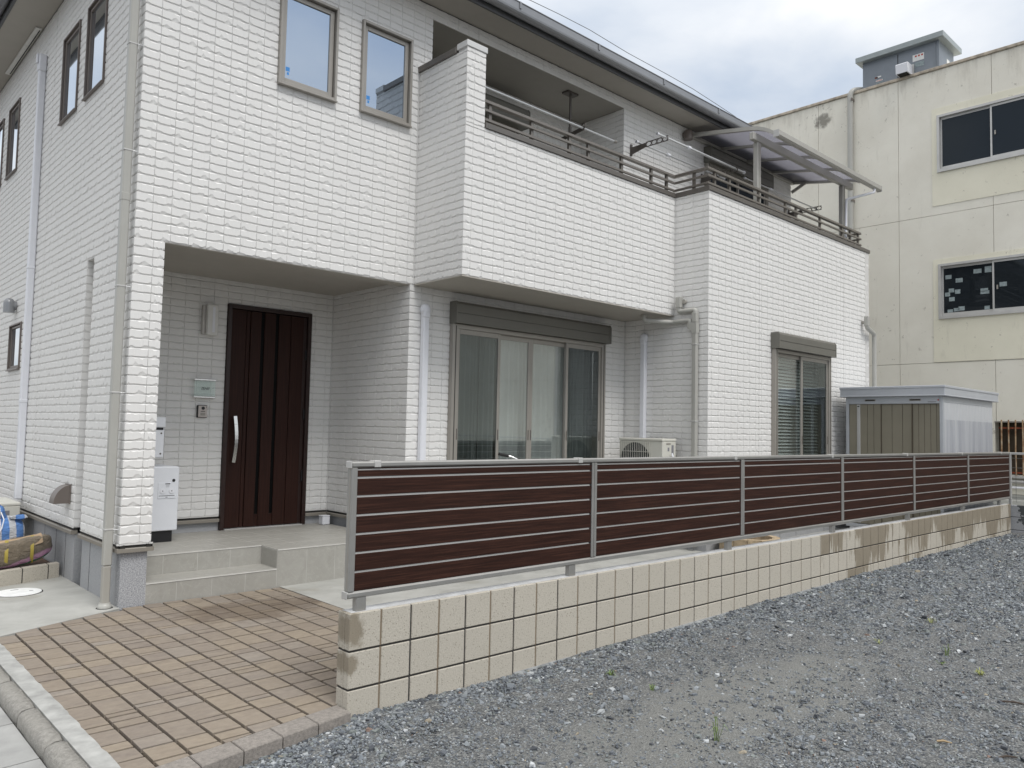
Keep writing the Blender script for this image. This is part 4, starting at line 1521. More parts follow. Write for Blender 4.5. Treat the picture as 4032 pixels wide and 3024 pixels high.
# square-section pipe at the near left corner
px0, py0 = XL - 0.062, 3.185
dp = bx('downpipe', 'pipe_grey', house, px0 - 0.033, px0 + 0.033, py0 - 0.033, py0 + 0.033, 0.44, ZSOF - 0.001, c=0.009)
bx('pipe_foot', 'pipe_beige', dp, px0 - 0.030, px0 + 0.030, py0 - 0.030, py0 + 0.030, 0.135, 0.4395, c=0.008)
MB().tube([(px0, py0, 0.106), (px0, py0, 0.128), (px0, py0, 0.134), (px0, py0, 0.148)], [0.052, 0.052, 0.045, 0.042], 20).build('pipe_collar', 'pipe_grey', dp)
MB().tube([(px0, py0, 0.1045), (px0, py0, 0.1055)], 0.062, 20).build('drain_hole', 'dark_gap', dp)
for zc_ in (4.72, 3.82, 2.69, 1.82, 0.72):
    bx('pipe_clamp', 'alu_pale', dp, px0 - 0.036, px0 + 0.036, py0 - 0.036, py0 + 0.036, zc_, zc_ + 0.014, c=0.003)
    MB().tube([(px0 + 0.03, py0 - 0.037, zc_ + .007), (XL + 0.01, py0 - 0.045, zc_ + .004)], 0.0025, 6).build('clamp_rod', 'clear_metal', dp)
bx('pipe_socket', 'pipe_grey', dp, px0 - 0.0355, px0 + 0.0355, py0 - 0.0355, py0 + 0.0355, 3.40, 3.475, c=0.009)


# white duct covers (square plastic channel with a cap)
def duct(plane, const, sign, u, z0, z1, name='duct_cover'):
    def B(mb, u0_, u1_, n0, n1, c_, d, ch):
        if plane == 'y':
            mb.box(u0_, u1_, const + sign * n0, const + sign * n1, c_, d, c=ch)
        else:
            mb.box(const + sign * n0, const + sign * n1, u0_, u1_, c_, d, c=ch)
    mb = MB()
    B(mb, u - 0.038, u + 0.038, 0.0005, 0.066, z0, z1 - 0.10, 0.010)
    d = mb.build(name, 'white_plastic', house, recalc=False)
    mb = MB()
    B(mb, u - 0.043, u + 0.043, 0.0004, 0.076, z1 - 0.125, z1 - 0.03, 0.014)
    mb.build('duct_cap', 'white_plastic', d, recalc=False)
    # rounded hood
    ctr = (u, const + sign * 0.035, z1 - 0.035) if plane == 'y' else (const + sign * 0.035, u, z1 - 0.035)
    V, Q = [], []
    for i in range(9):
        for j in range(17):
            th, ph = math.pi * i / 8, 2 * math.pi * j / 16
            du, dn, dz = 0.062 * math.sin(th) * math.cos(ph), 0.050 * math.sin(th) * math.sin(ph), 0.066 * math.cos(th)
            V.append((ctr[0] + du, ctr[1] + dn, ctr[2] + dz) if plane == 'y' else (ctr[0] + dn, ctr[1] + du, ctr[2] + dz))
            if i and j:
                o = i * 17 + j
                Q.append((o - 18, o - 17, o, o - 1))
    mb = MB().add(V, Q, True)
    mb.build('duct_hood', 'white_plastic', d)
    mb = MB()
    B(mb, u - 0.040, u + 0.040, 0.0004, 0.069, z0 + 0.0, z0 + 0.05, 0.010)
    mb.build('duct_end', 'white_plastic', d, recalc=False)
    return d


duct('y', F1, -1, 2.715, 0.30, 2.885)
duct('x', XF, -1, 2.755, 1.50, 2.885)
# the side duct with a boxy head
mb = MB().box(XL - 0.072, XL - 0.0005, 6.53, 6.605, 0.70, 5.70, c=0.010)
sd_ = mb.build('duct_cover', 'white_plastic', house, recalc=False)
bx('duct_cap', 'white_plastic', sd_, XL - 0.082, XL - 0.0004, 6.51, 6.625, 5.60, 5.80, c=0.012)
bx('duct_hood', 'white_plastic', sd_, XL - 0.10, XL - 0.0825, 6.535, 6.60, 5.69, 5.80, c=0.006)
bx('duct_joint', 'white_plastic', sd_, XL - 0.076, XL - 0.0003, 6.525, 6.61, 1.78, 1.82, c=0.006)
bx('duct_joint', 'white_plastic', sd_, XL - 0.076, XL - 0.0003, 6.525, 6.61, 3.30, 3.33, c=0.006)

# grey balcony drain pipes on the side of the right-hand block
xp = XF - 0.045
yp = 1.945
dpp = MB().box(xp - 0.032, xp + 0.032, yp - 0.032, yp + 0.032, 0.19, 2.86, c=0.009).build('balcony_drainpipe', 'pipe_grey', house, recalc=False)
MB().prism([(yp - 0.036, 2.85), (yp - 0.036, 2.985), (yp + 0.095, 2.985), (yp + 0.095, 2.915), (yp + 0.036, 2.885), (yp + 0.036, 2.85)], xp - 0.036, xp + 0.036, 'x').build('branch_piece', 'pipe_grey', dpp)
MB().box(xp - 0.033, xp + 0.033, yp - 0.033, yp + 0.033, 2.985, 3.115, c=0.008).build('upper_pipe', 'pipe_grey', dpp, recalc=False)
pipe('elbow_pipe', [(xp, yp, 3.09), (xp, yp, 3.145), (xp, 2.19, 3.145), (xp, 2.19, 3.20)], 0.032, 'pipe_grey', dpp, 14, 0.045)
MB().box(xp - 0.036, xp + 0.036, 2.152, 2.228, 3.19, 3.335, c=0.008).build('drain_head', 'pipe_grey', dpp, recalc=False)
MB().tube([(xp + 0.0, 2.19, 3.27), (XF - 0.001, 2.19, 3.27)], 0.030, 14).build('wall_outlet', 'pipe_beige', dpp)
MB().tube([(xp + 0.01, 2.13, 3.27), (XF, 2.13, 3.27)], 0.028, 14).build('wall_outlet', 'pipe_beige', dpp)
pipe('cross_pipe', [(5.72, 2.47, 3.111), (5.72, 2.47, 3.02), (xp, 2.30, 3.015), (xp, 2.02, 3.02), (xp, 2.02, 2.96)], 0.031, 'pipe_grey', dpp, 14, 0.06)
MB().tube([(5.72, 2.47, 3.1115), (5.72, 2.47, 3.06)], [0.045, 0.040], 16).build('ceiling_outlet', 'pipe_beige', dpp)
for zc_ in (2.70, 1.735):
    bx('pipe_clamp', 'alu_pale', dpp, xp - 0.036, xp + 0.038, yp - 0.036, yp + 0.036, zc_, zc_ + 0.016, c=0.003)
# pipe at the far right corner
rp = pipe('right_drainpipe', [(10.62, 1.70, 3.545), (10.62, 1.70, 3.37), (10.955, 1.72, 3.30), (10.955, 1.72, 0.2)], 0.036, 'pipe_grey', house, 12, 0.05)
MB().tube([(10.62, F2 - 0.001, 3.46), (10.62, 1.70, 3.46)], 0.026, 12).build('wall_outlet', 'pipe_beige', rp)
MB().box(10.58, 10.66, 1.665, 1.735, 3.40, 3.56, c=0.008).build('drain_head', 'pipe_grey', rp, recalc=False)


# vent hoods
def hood(plane_c, u, z, r, d, mat, name='vent_hood'):
    """quarter-round hood on the left wall: opens downwards"""
    prof = [(0.0, 0.0)]
    mb = MB()
    n = 10
    P = [(plane_c - 0.001, z - r)] + [(plane_c - 0.001 - d * math.sin(t), z - r + 2 * r * math.cos(t)) for t in [math.pi / 2 * (1 - k / n) for k in range(n + 1)]]
    mb.prism(P, u - r * 0.95, u + r * 0.95, 'y')
    h = mb.build(name, mat, house)
    bx('hood_flange', mat, h, plane_c - 0.012, plane_c - 0.0005, u - r * 1.05, u + r * 1.05, z - r * 1.05, z + r * 1.1, c=0.003)
    return h


h1 = hood(XL, 4.66, 0.90, 0.085, 0.14, 'frame_brown')
# polished dome hood by the small window
V, Q = [], []
cx, cy, cz = XL - 0.075, 7.42, 2.99
mb = MB().tube([(cx, cy, cz - 0.11), (cx, cy, cz), (cx, cy, cz + 0.03), (cx, cy, cz + 0.055), (cx, cy, cz + 0.066)], [0.062, 0.062, 0.057, 0.038, 0.01], 18)
h2 = mb.build('dome_hood', 'gutter', house)
MB().tube([(cx, cy, cz - 0.02), (XL - 0.0005, cy, cz - 0.02)], 0.05, 16).build('hood_neck', 'gutter', h2)
# dark dome hood under the eave
cx, cy, cz = 7.47, F1 - 0.075, 6.09
mb = MB().tube([(cx, cy, cz - 0.10), (cx, cy, cz + 0.01), (cx, cy, cz + 0.04), (cx, cy, cz + 0.055)], [0.068, 0.066, 0.052, 0.02], 18)
h3 = mb.build('dome_hood', 'frame_brown', house)
MB().tube([(cx, cy, cz - 0.02), (cx, F1 - 0.0005, cz - 0.02)], 0.05, 16).build('hood_neck', 'frame_brown', h3)

# overhead cable that runs just above the gutter
tag(MB().tube([Vector(p) for p in ((3.2, 2.60, 6.405), (3.45, 2.6, 6.44), (3.72, 2.6, 6.478), (4.2, 2.6, 6.50), (4.74, 2.6, 6.512), (5.49, 2.6, 6.482), (6.3, 2.6, 6.482), (6.96, 2.6, 6.474), (7.6, 2.6, 6.435), (8.1, 2.6, 6.40))], 0.004, 6).build('overhead_cable', 'wire'), 'thin loose cable running just above the house gutter against the sky', 'cable')

# ================================================================== BLOCK WALL AND FENCE
bw = thing('block_wall', (5.9, 0.06, 0.0), 'low tan concrete block garden wall beside the gravel, wet stains at its far end', 'wall')
core = MB()
core.box(0.006, 11.795, 0.008, 0.114, -0.05, 0.592)
core.build('mortar', 'mortar_dark', bw, recalc=False)
tan = MB()
for i in range(0, 59):
    if i % 2 == 1:
        x = i * 0.2
        for r_i in range(3):
            tan.box(x - 0.0055, x + 0.0055, 0.0055, 0.02, 0.2 * r_i + 0.004, 0.2 * r_i + 0.196)
tan.build('score_mortar', 'mortar_tan', bw, recalc=False)
skim = MB().box(0.02, 11.79, 0.022, 0.112, 0.592, 0.6005)
skim.build('top_skim', 'mortar_skim', bw, recalc=False)


def half_block(mb, x0, x1, z0, z1, first=False):
    mb.box(x0, x1, 0.0, 0.05, z0, z1, c=0.0035)
    mb.box(x0 + .001, x1 - .001, 0.07, 0.12, z0, z1, c=0.0035)


for row in range(3):
    z0, z1 = 0.2 * row - (0.05 if row == 0 else -0.0058), 0.2 * row + 0.1942 + (0.0045 if row == 2 else 0)
    i = 0
    while i < 59:
        j = min(i + 2, 59)
        mb = MB()
        for k in range(i, j):
            x0, x1 = 0.2 * k + (0.0056), 0.2 * (k + 1) - 0.0056
            if k == 0:
                x0 = 0.0
            if k == 58:
                x1 = 11.8
            half_block(mb, x0, x1, z0, z1)
        if i == 0:
            mb.box(0.0005, 0.035, 0.0502, 0.0698, z0 + .0005, z1 - .0005)
        if j == 59:
            mb.box(11.765, 11.7995, 0.0502, 0.0698, z0 + .0005, z1 - .0005)
        mb.build('block', 'block', bw, recalc=False)
        i = j
# cement haunch at the foot
mb = MB()
mb.add([(1.2, -0.05, 0.050), (5.9, -0.09, 0.094), (5.9, 0.0, 0.112), (1.2, 0.0, 0.066)], [(0, 1, 2, 3)])
mb.build('footing', 'footing', bw, recalc=False)

fence = thing('slat_fence', (5.95, 0.045, 0.6), 'dark brown horizontal slat fence in silver frame standing on the low block wall', 'fence')
FY0, FY1 = 0.030, 0.060
bx('bottom_rail', 'fence_metal', fence, -0.008, 11.91, 0.022, 0.072, 0.672, 0.709, c=0.010)
bx('rail_end', 'alu_pale', fence, -0.013, -0.008, 0.021, 0.073, 0.671, 0.711, c=0.002)
bx('top_rail', 'fence_metal', fence, -0.004, 11.91, 0.020, 0.072, 1.372, 1.404, c=0.008)
bx('rail_end', 'alu_pale', fence, -0.010, -0.004, 0.018, 0.074, 1.368, 1.406, c=0.003)
xm = [0.0, 1.985, 3.975, 5.965, 7.955, 9.945, 11.905]
for k, x in enumerate(xm):
    if k == 0:
        bx('stile', 'fence_metal', fence, 0.0, 0.036, 0.024, 0.070, 0.7095, 1.3715, c=0.003)
        bx('stile_groove', 'frame_grey', fence, -0.0008, 0.001, 0.040, 0.048, 0.712, 1.37)
    elif k == 6:
        bx('stile', 'fence_metal', fence, x - 0.036, x, 0.024, 0.070, 0.7095, 1.3715, c=0.003)
    else:
        bx('stile', 'fence_metal', fence, x - 0.027, x - 0.002, 0.024, 0.070, 0.7095, 1.3715, c=0.003)
        bx('stile', 'fence_metal', fence, x + 0.002, x + 0.027, 0.024, 0.070, 0.7095, 1.3715, c=0.003)
        bx('stile_gap', 'frame_grey', fence, x - 0.003, x + 0.003, 0.034, 0.066, 0.7095, 1.3715)
brd = [(0.7105, 0.8055), (0.8165, 0.9065), (0.9175, 1.0075), (1.0185, 1.1085), (1.1195, 1.2105), (1.2215, 1.3115), (1.3225, 1.3565), (1.3650, 1.3715)]
gaps = [(0.8055, 0.8165), (0.9065, 0.9175), (1.0075, 1.0185), (1.1085, 1.1195), (1.2105, 1.2215), (1.3115, 1.3225), (1.3565, 1.3650)]
for k in range(6):
    a = xm[k] + (0.0365 if k == 0 else 0.0275)
    b = xm[k + 1] - (0.0365 if k == 5 else 0.0275)
    for z0, z1 in brd:
        bx('board', 'fence_board', fence, a, b, FY0 + random.uniform(-.0004, .0004), FY1, z0, z1, c=0.002)
    for z0, z1 in gaps:
        bx('trim_strip', 'alu_pale', fence, a + .0005, b - .0005, 0.0345, 0.056, z0, z1)
        if k < 5:
            bx('clip', 'black_plastic', fence, b - 0.016, b - .0002, 0.0325, 0.0345, z0 + .001, z1 - .001)
for x in (0.085, 1.77, 3.77, 5.76, 7.78, 9.755, 11.40):
    bx('leg', 'fence_metal', fence, x - 0.032, x + 0.032, 0.028, 0.068, 0.5995, 0.6725, c=0.003)
# little clamps on the top rail
for x in (0.16, 1.83, 3.85, 5.72, 7.72, 9.68, 11.45):
    bx('rail_clip', 'alu_pale', fence, x - 0.022, x + 0.022, 0.018, 0.074, 1.3715, 1.4085, c=0.003)

# ================================================================== THINGS ON THE HOUSE
# terrace roof
tr = thing('terrace_roof', (9.2, 2.3, 4.3), 'grey metal balcony canopy with translucent panels over the right-hand balcony', 'canopy')
X0, X1 = 7.615, 10.80
zr = lambda y: 5.925 + (y - 2.0) * 0.172
prof = [(F1 - 0.02, zr(F1 - 0.02)), (2.6, zr(2.6)), (2.2, zr(2.2)), (2.05, zr(2.05)), (1.95, 5.908), (1.86, 5.873), (1.78, 5.830), (1.70, 5.775)]


def rafter(x, w, h, name):
    mb = MB()
    for (ya_, za), (yb_, zb) in zip(prof[:-1], prof[1:]):
        vs = []
        for y, z in ((ya_, za), (yb_, zb)):
            vs += [(x - w / 2, y, z - h / 2), (x + w / 2, y, z - h / 2), (x + w / 2, y, z + h / 2), (x - w / 2, y, z + h / 2)]
        mb.add(vs, [(0, 4, 5, 1), (1, 5, 6, 2), (2, 6, 7, 3), (3, 7, 4, 0)])
    mb.add([(x - w / 2, prof[0][0], prof[0][1] - h / 2), (x + w / 2, prof[0][0], prof[0][1] - h / 2), (x + w / 2, prof[0][0], prof[0][1] + h / 2), (x - w / 2, prof[0][0], prof[0][1] + h / 2)], [(0, 1, 2, 3)])
    return mb.build(name, 'canopy_metal', tr)


rxs = [X0, 8.41, 9.205, 10.00, X1 - 0.02]
for k, x in enumerate(rxs):
    rafter(x, 0.045 if k in (0, 4) else 0.05, 0.055 if k in (0, 4) else 0.045, 'rafter')
for xa_, xb_ in zip(rxs[:-1], rxs[1:]):
    V, Q = [], []
    for i, (y, z) in enumerate(prof):
        V += [(xa_ + 0.02, y, z + 0.012), (xb_ - 0.02, y, z + 0.012)]
        if i:
            Q.append((2 * i - 2, 2 * i - 1, 2 * i + 1, 2 * i))
    n = len(V)
    V += [(x, y, z + 0.004) for x, y, z in V]
    Q += [tuple(n + i for i in q[::-1]) for q in Q]
    MB().add(V, Q, True).build('roof_panel', 'polycarbonate', tr, recalc=False)
bx('wall_rail', 'canopy_metal', tr, X0 - 0.02, X1 + 0.01, F1 - 0.06, F1 - 0.0005, 6.075, 6.15, c=0.004)
MB().prism([(1.70, 5.72), (1.645, 5.715), (1.622, 5.735), (1.622, 5.80), (1.642, 5.803), (1.70, 5.79)], X0 - 0.03, 11.05, 'x').build('gutter', 'canopy_metal', tr)
bx('gutter_end', 'alu_pale', tr, 11.0505, 11.055, 1.618, 1.704, 5.71, 5.807)
bx('gutter_end', 'alu_pale', tr, X0 - 0.0345, X0 - 0.0305, 1.618, 1.704, 5.71, 5.807)
bx('beam', 'canopy_metal', tr, 7.53, 10.76, 1.975, 2.045, 5.745, 5.852, c=0.006)
for x in (7.705, 10.43):
    bx('post', 'canopy_metal', tr, x - 0.05, x + 0.05, 1.985, 2.055, 4.3205, 5.7445, c=0.006)
    bx('post_rib', 'frame_brown', tr, x + 0.012, x + 0.017, 1.983, 1.986, 4.33, 5.74)
MB().bar((X1 - 0.05, F1 - 0.03, 5.93), (X1 - 0.05, F1 - 0.33, 6.07), 0.03, 0.05).build('brace', 'canopy_metal', tr)
pipe('drain_pipe', [(10.84, 1.66, 5.715), (10.84, 1.66, 5.66), (10.42, 1.945, 5.50), (10.39, 1.945, 4.70)], 0.021, 'white_plastic', tr, 10, 0.03)

# railing-side laundry hardware
def ring_bracket(name, x, y0, y1, z, parent_label, droop=0.0):
    """wall bracket with a row of ring holes, reaching out along -y"""
    t = thing(name, (x, y0, z), parent_label, 'bracket', 'laundry pole brackets on the upper front wall')
    bx('base_plate', 'frame_dark', t, x - 0.02, x + 0.02, y0 - 0.02, y0 - 0.0005, z - 0.10, z + 0.06, c=0.003)
    ym = y0 + (y1 - y0) * 0.42
    MB().prism([(y0 - 0.02, z - 0.085), (ym, z - 0.035), (ym, z + 0.02), (y0 - 0.02, z + 0.015)], x - 0.008, x + 0.008, 'x').build('arm', 'frame_dark', t)
    L_ = abs(y1 - ym)
    n = 4
    for k in range(n):
        yc = ym - L_ * (k + 0.5) / n
        pts = [Vector((x, yc + 0.043 * math.cos(a), z - 0.006 + 0.032 * math.sin(a))) for a in [2 * math.pi * i / 16 for i in range(17)]]
        MB().tube(pts, 0.007, 6, cap=False).build('ring', 'frame_dark', t)
    MB().bar((x, ym, z + 0.026), (x, y1, z + 0.026), 0.012, 0.008).build('arm_flange', 'frame_dark', t)
    MB().bar((x, ym, z - 0.038), (x, y1, z - 0.038), 0.012, 0.008).build('arm_flange', 'frame_dark', t)
    return t


ring_bracket('laundry_bracket', 6.20, F1, 2.47, 5.53, 'dark ringed laundry pole bracket on the wall just right of the loggia opening')
ring_bracket('laundry_bracket', 7.94, F1, 2.47, 5.53, 'dark ringed laundry bracket beside the upstairs shutter frame left of canopy post')
ring_bracket('laundry_bracket', 10.68, F1, 2.49, 5.535, 'ringed laundry bracket at the far right end of the upper balcony, under the canopy')


def pole(p, q, label, rad=0.016):
    t = thing('laundry_pole', p, label, 'laundry pole', 'laundry poles')
    p, q = Vector(p), Vector(q)
    MB().tube([p, q], rad, 10).build('pole', 'clear_metal', t)
    m1 = p.lerp(q, 0.32)
    MB().tube([m1, p.lerp(q, 0.35)], rad * 1.6, 10).build('joint_sleeve', 'white_plastic', t)
    MB().tube([p, p.lerp(q, 0.015)], rad * 1.35, 10).build('end_cap', 'white_plastic', t)
    MB().tube([q, q.lerp(p, 0.015)], rad * 1.35, 10).build('end_cap', 'white_plastic', t)
    return t


pole((6.00, 2.505, 5.535), (8.19, 2.505, 5.54), 'outer silver laundry pole held on the ringed brackets over the balcony')
pole((6.09, 2.92, 5.56), (8.30, 2.92, 5.565), 'inner silver laundry pole lying closer to the upper wall')
pole((8.35, 2.60, 5.52), (10.74, 2.60, 5.53), 'bronze laundry pole running below the canopy to its far right end', 0.012)
# ceiling-hung pole in the loggia
hg = thing('ceiling_hanger', (5.17, 3.30, 6.06), 'dark laundry hanger arm hung from the loggia ceiling on a thin post', 'hanger')
MB().prism([(5.07, 3.25), (5.27, 3.25), (5.27, 3.36), (5.07, 3.36)], 6.04, 6.065, 'z').build('ceiling_plate', 'frame_dark', hg)
MB().tube([(5.17, 3.30, 6.04), (5.17, 3.30, 5.50)], 0.016, 10).build('post', 'frame_dark', hg)
MB().tube([(5.17, 3.30, 5.60), (5.17, 3.30, 5.53)], 0.022, 10).build('sleeve', 'frame_dark', hg)
MB().bar((5.17, 3.45, 5.475), (5.17, 3.05, 5.525), 0.016, 0.05).build('arm', 'frame_dark', hg)
MB().tube([Vector((5.17, 3.06 + 0.03 * math.cos(a), 5.555 + 0.035 * math.sin(a))) for a in [math.pi * 2 * i / 14 for i in range(15)]], 0.007, 6, cap=False).build('ring', 'frame_dark', hg)
t = thing('loggia_pole', (3.3, 3.07, 5.53), 'long silver laundry pole hanging across the shaded loggia', 'laundry pole')
MB().tube([(3.0, 3.07, 5.535), (5.82, 3.07, 5.525)], 0.015, 10).build('pole', 'clear_metal', t)
MB().tube([(5.80, 3.07, 5.525), (5.85, 3.07, 5.525)], 0.019, 10).build('end_cap', 'frame_grey', t)

# porch lamp
t = thing('porch_lamp', (1.02, 4.62, 2.52), 'tall pale box wall lamp left of the brown front door', 'lamp')
bx('back_plate', 'lamp_metal', t, 0.955, 1.085, 4.615, 4.6595, 2.535, 2.845, c=0.004)
bx('shade', 'lamp_shade', t, 0.985, 1.10, 4.560, 4.6145, 2.525, 2.850, c=0.006)
bx('diffuser', 'white_plastic', t, 1.035, 1.062, 4.5575, 4.5605, 2.555, 2.825, c=0.001)
# glass nameplate
t = thing('nameplate', (1.005, 4.62, 1.86), 'square glass nameplate with silver bars beside the front door', 'nameplate')
bx('glass', 'glass_plate', t, 0.897, 1.117, 4.612, 4.618, 1.872, 2.052)
for z in (1.866, 2.050):
    bx('bar', 'chrome', t, 0.890, 1.124, 4.605, 4.650, z - 0.008, z + 0.010, c=0.004)
text('lettering', 'ISHII', 0.044, (1.007, 4.6108, 1.956), (R_(90), 0, 0), 'ink', t, shear=0.35)
# intercom
t = thing('intercom', (0.998, 4.63, 1.65), 'small door intercom with camera lens below the glass nameplate', 'intercom')
bx('housing', 'black_plastic', t, 0.945, 1.050, 4.632, 4.6595, 1.650, 1.782, c=0.004)
bx('face', 'intercom', t, 0.952, 1.046, 4.622, 4.6318, 1.655, 1.777, c=0.003)
MB().tube([(1.000, 4.6225, 1.750), (1.000, 4.616, 1.750)], 0.017, 16).build('lens', 'black_plastic', t)
bx('call_button', 'frame_grey', t, 0.975, 1.024, 4.6195, 4.6222, 1.672, 1.702, c=0.001)
bx('speaker_slot', 'black_plastic', t, 0.976, 1.022, 4.620, 4.6222, 1.713, 1.719)
bx('lamp_slot', 'black_plastic', t, 1.034, 1.038, 4.620, 4.6222, 1.752, 1.770)
# wall mailbox and parcel box in the porch corner
t = thing('mailbox', (0.25, 4.3, 1.25), 'slim white wall mailbox with black slot above the parcel box', 'mailbox')
bx('body', 'box_white', t, 0.0205, 0.455, 4.165, 4.36, 1.256, 1.64, c=0.004)
bx('flap', 'box_white', t, 0.0225, 0.462, 4.155, 4.1645, 1.545, 1.642, c=0.003)
bx('door', 'box_white', t, 0.0225, 0.453, 4.158, 4.1645, 1.258, 1.515, c=0.003)
bx('slot', 'black_plastic', t, 0.03, 0.445, 4.1625, 4.1648, 1.519, 1.541)
for z in (1.487, 1.292):
    MB().tube([(0.425, 4.158, z), (0.425, 4.154, z)], 0.008, 12).build('lock', 'frame_dark', t)
t = thing('parcel_box', (0.30, 4.35, 0.449), 'white parcel delivery box on black base with two round dials', 'parcel box')
bx('body', 'box_white', t, 0.045, 0.603, 4.135, 4.61, 0.556, 1.168, c=0.012)
bx('door', 'box_white', t, 0.05, 0.600, 4.120, 4.1345, 0.558, 1.165, c=0.008)
bx('base', 'black_plastic', t, 0.06, 0.562, 4.14, 4.55, 0.4495, 0.5555, c=0.003)
pnl = bx('control_panel', 'box_white', t, 0.405, 0.572, 4.1155, 4.1198, 0.865, 1.015, c=0.0015)
for x in (0.447, 0.531):
    MB().tube([(x, 4.1157, 0.938), (x, 4.110, 0.938)], 0.025, 20).build('dial', 'white_plastic', pnl)
    bx('dial_mark', 'ink', pnl, x - 0.004, x + 0.004, 4.1092, 4.1098, 0.932, 0.942)
bx('panel_slot', 'ink', pnl, 0.415, 0.560, 4.1148, 4.1153, 0.889, 0.894)
bx('panel_label', 'ink', pnl, 0.470, 0.515, 4.1148, 4.1153, 1.000, 1.009)
bx('panel_label', 'print_grey', pnl, 0.475, 0.508, 4.1148, 4.1153, 0.985, 0.989)
bx('panel_label', 'print_grey', pnl, 0.475, 0.508, 4.1148, 4.1153, 0.974, 0.977)
bx('panel_label', 'ink', pnl, 0.477, 0.495, 4.1148, 4.1153, 0.875, 0.880)
MB().tube([(0.548, 4.1205, 1.037), (0.548, 4.114, 1.037)], 0.014, 16).build('key_lock', 'black_plastic', t)
# small white box on the landing
t = thing('white_cube', (2.42, 4.52, 0.449), 'small white cube-shaped box standing on the porch landing corner', 'box')
bx('body', 'white_plastic', t, 2.375, 2.470, 4.47, 4.565, 0.4495, 0.545, c=0.008)
bx('lid', 'white_plastic', t, 2.372, 2.473, 4.467, 4.568, 0.5455, 0.556, c=0.005)


# air conditioner outdoor units
def aircon(loc_label, x0, x1, y0, y1, z0, z1, leg_z, fan=True):
    """fan looks towards -x"""
    t = thing('outdoor_unit', ((x0 + x1) / 2, (y0 + y1) / 2, leg_z), loc_label, 'air conditioner', 'air conditioner outdoor units')
    bx('casing', 'ac_cream', t, x0 + 0.004, x1, y0, y1, z0, z1 - 0.035, c=0.006)
    bx('top_cover', 'ac_cream', t, x0 - 0.004, x1 + 0.004, y0 - 0.004, y1 + 0.004, z1 - 0.0345, z1, c=0.008)
    yc, zc_ = y0 + (y1 - y0) * 0.62, (z0 + z1) / 2 - 0.01
    r = min(0.235, (z1 - z0) * 0.42)
    MB().tube([(x0 + 0.003, yc, zc_), (x0 - 0.0005, yc, zc_)], r, 32).build('fan_opening', 'ac_dark', t)
    for k in range(-8, 9):
        y = yc + k * r * 0.125
        bx('grille_bar', 'ac_cream', t, x0 - 0.016, x0 - 0.011, y - 0.0025, y + 0.0025, zc_ - r * 1.06, zc_ + r * 1.06)
    for k in (-1, -0.5, 0, 0.5, 1):
        bx('grille_bar', 'ac_cream', t, x0 - 0.021, x0 - 0.0165, yc - r * 1.08, yc + r * 1.08, zc_ + k * r * 1.03 - .003, zc_ + k * r * 1.03 + .003)
    for y in (y0 + 0.10, y1 - 0.12):
        bx('foot', 'frame_grey', t, x0 - 0.01, x1 + 0.01, y - 0.03, y + 0.03, leg_z, z0 - .0005)
    # near end: handle recess and label
    bx('handle_recess', 'frame_grey', t, x0 + 0.08, x0 + 0.17, y0 - 0.002, y0 + 0.001, z1 - 0.075, z1 - 0.055)
    bx('rating_label', 'print_grey', t, x0 + 0.19, x0 + 0.235, y0 - 0.0015, y0 + 0.001, z1 - 0.27, z1 - 0.08)
    bx('rating_label', 'print_grey', t, x0 + 0.11, x0 + 0.145, y0 - 0.0015, y0 + 0.001, z1 - 0.155, z1 - 0.11)
    return t


u1_ = aircon('cream outdoor unit against the white wall beside the living room window', 5.70, 5.985, 2.15, 2.83, 0.96, 1.52, 0.62)
for y in (2.25, 2.71):
    for x in (5.72, 5.96):
        bx('stand_leg', 'frame_grey', u1_, x - 0.015, x + 0.015, y - 0.015, y + 0.015, 0.165, 0.6195)
for k, (a, b) in enumerate((((5.86, 2.12, 1.34), (5.86, 2.10, 1.27)), ((5.86, 2.10, 1.27), (5.93, 2.10, 1.25)))):
    MB().tube([a, b], 0.012, 10).build('valve_pipe', 'white_plastic', u1_)
aircon('cream outdoor unit at the left side of the house behind the striped sack', -0.68, -0.35, 5.98, 6.72, 0.16, 0.715, 0.106)

# ================================================================== SHED
XS, YS = 9.565, 0.225
sh = thing('storage_shed', (10.7, 0.9, 0.17), 'grey steel garden shed with olive brown sliding doors at the far end of the fence', 'shed')
YE, XE = 1.585, 11.78
body = MB()
body.box(XS + 0.042, XE, YS + 0.012, YE, 0.30, 2.15)
body.build('core', 'shed_frame', sh, recalc=False)
bx('base_frame', 'shed_frame', sh, XS - 0.005, XE + 0.005, YS - 0.004, YE + 0.005, 0.255, 0.30, c=0.004)
for x in (XS + 0.03, XS + 0.9, XE - 0.15):
    for y in (YS + 0.05, YE - 0.14):
        bx('foot', 'white_plastic', sh, x, x + 0.10, y, y + 0.10, 0.172, 0.2545)
bx('corner_post', 'shed_frame', sh, XS, XS + 0.055, YS, YS + 0.045, 0.3005, 2.19, c=0.004)
bx('corner_post', 'shed_frame', sh, XS, XS + 0.055, YE - 0.045, YE, 0.3005, 2.19, c=0.004)
bx('lintel', 'shed_frame', sh, XS - 0.002, XS + 0.055, YS + 0.0455, YE - 0.0455, 2.083, 2.19, c=0.003)
for a, b in ((1.30, 1.14), (0.67, 0.51)):
    bx('vent', 'frame_grey', sh, XS - 0.006, XS - 0.002, b, a, 2.122, 2.152)
    bx('vent_slot', 'dark_gap', sh, XS - 0.0075, XS - 0.0062, b + .01, a - .01, 2.128, 2.146)
bx('maker_mark', 'print_grey', sh, XS - 0.0035, XS - 0.0021, 0.31, 0.42, 2.100, 2.112)
bx('maker_mark', 'print_red', sh, XS - 0.0035, XS - 0.0021, 0.275, 0.292, 2.122, 2.145)
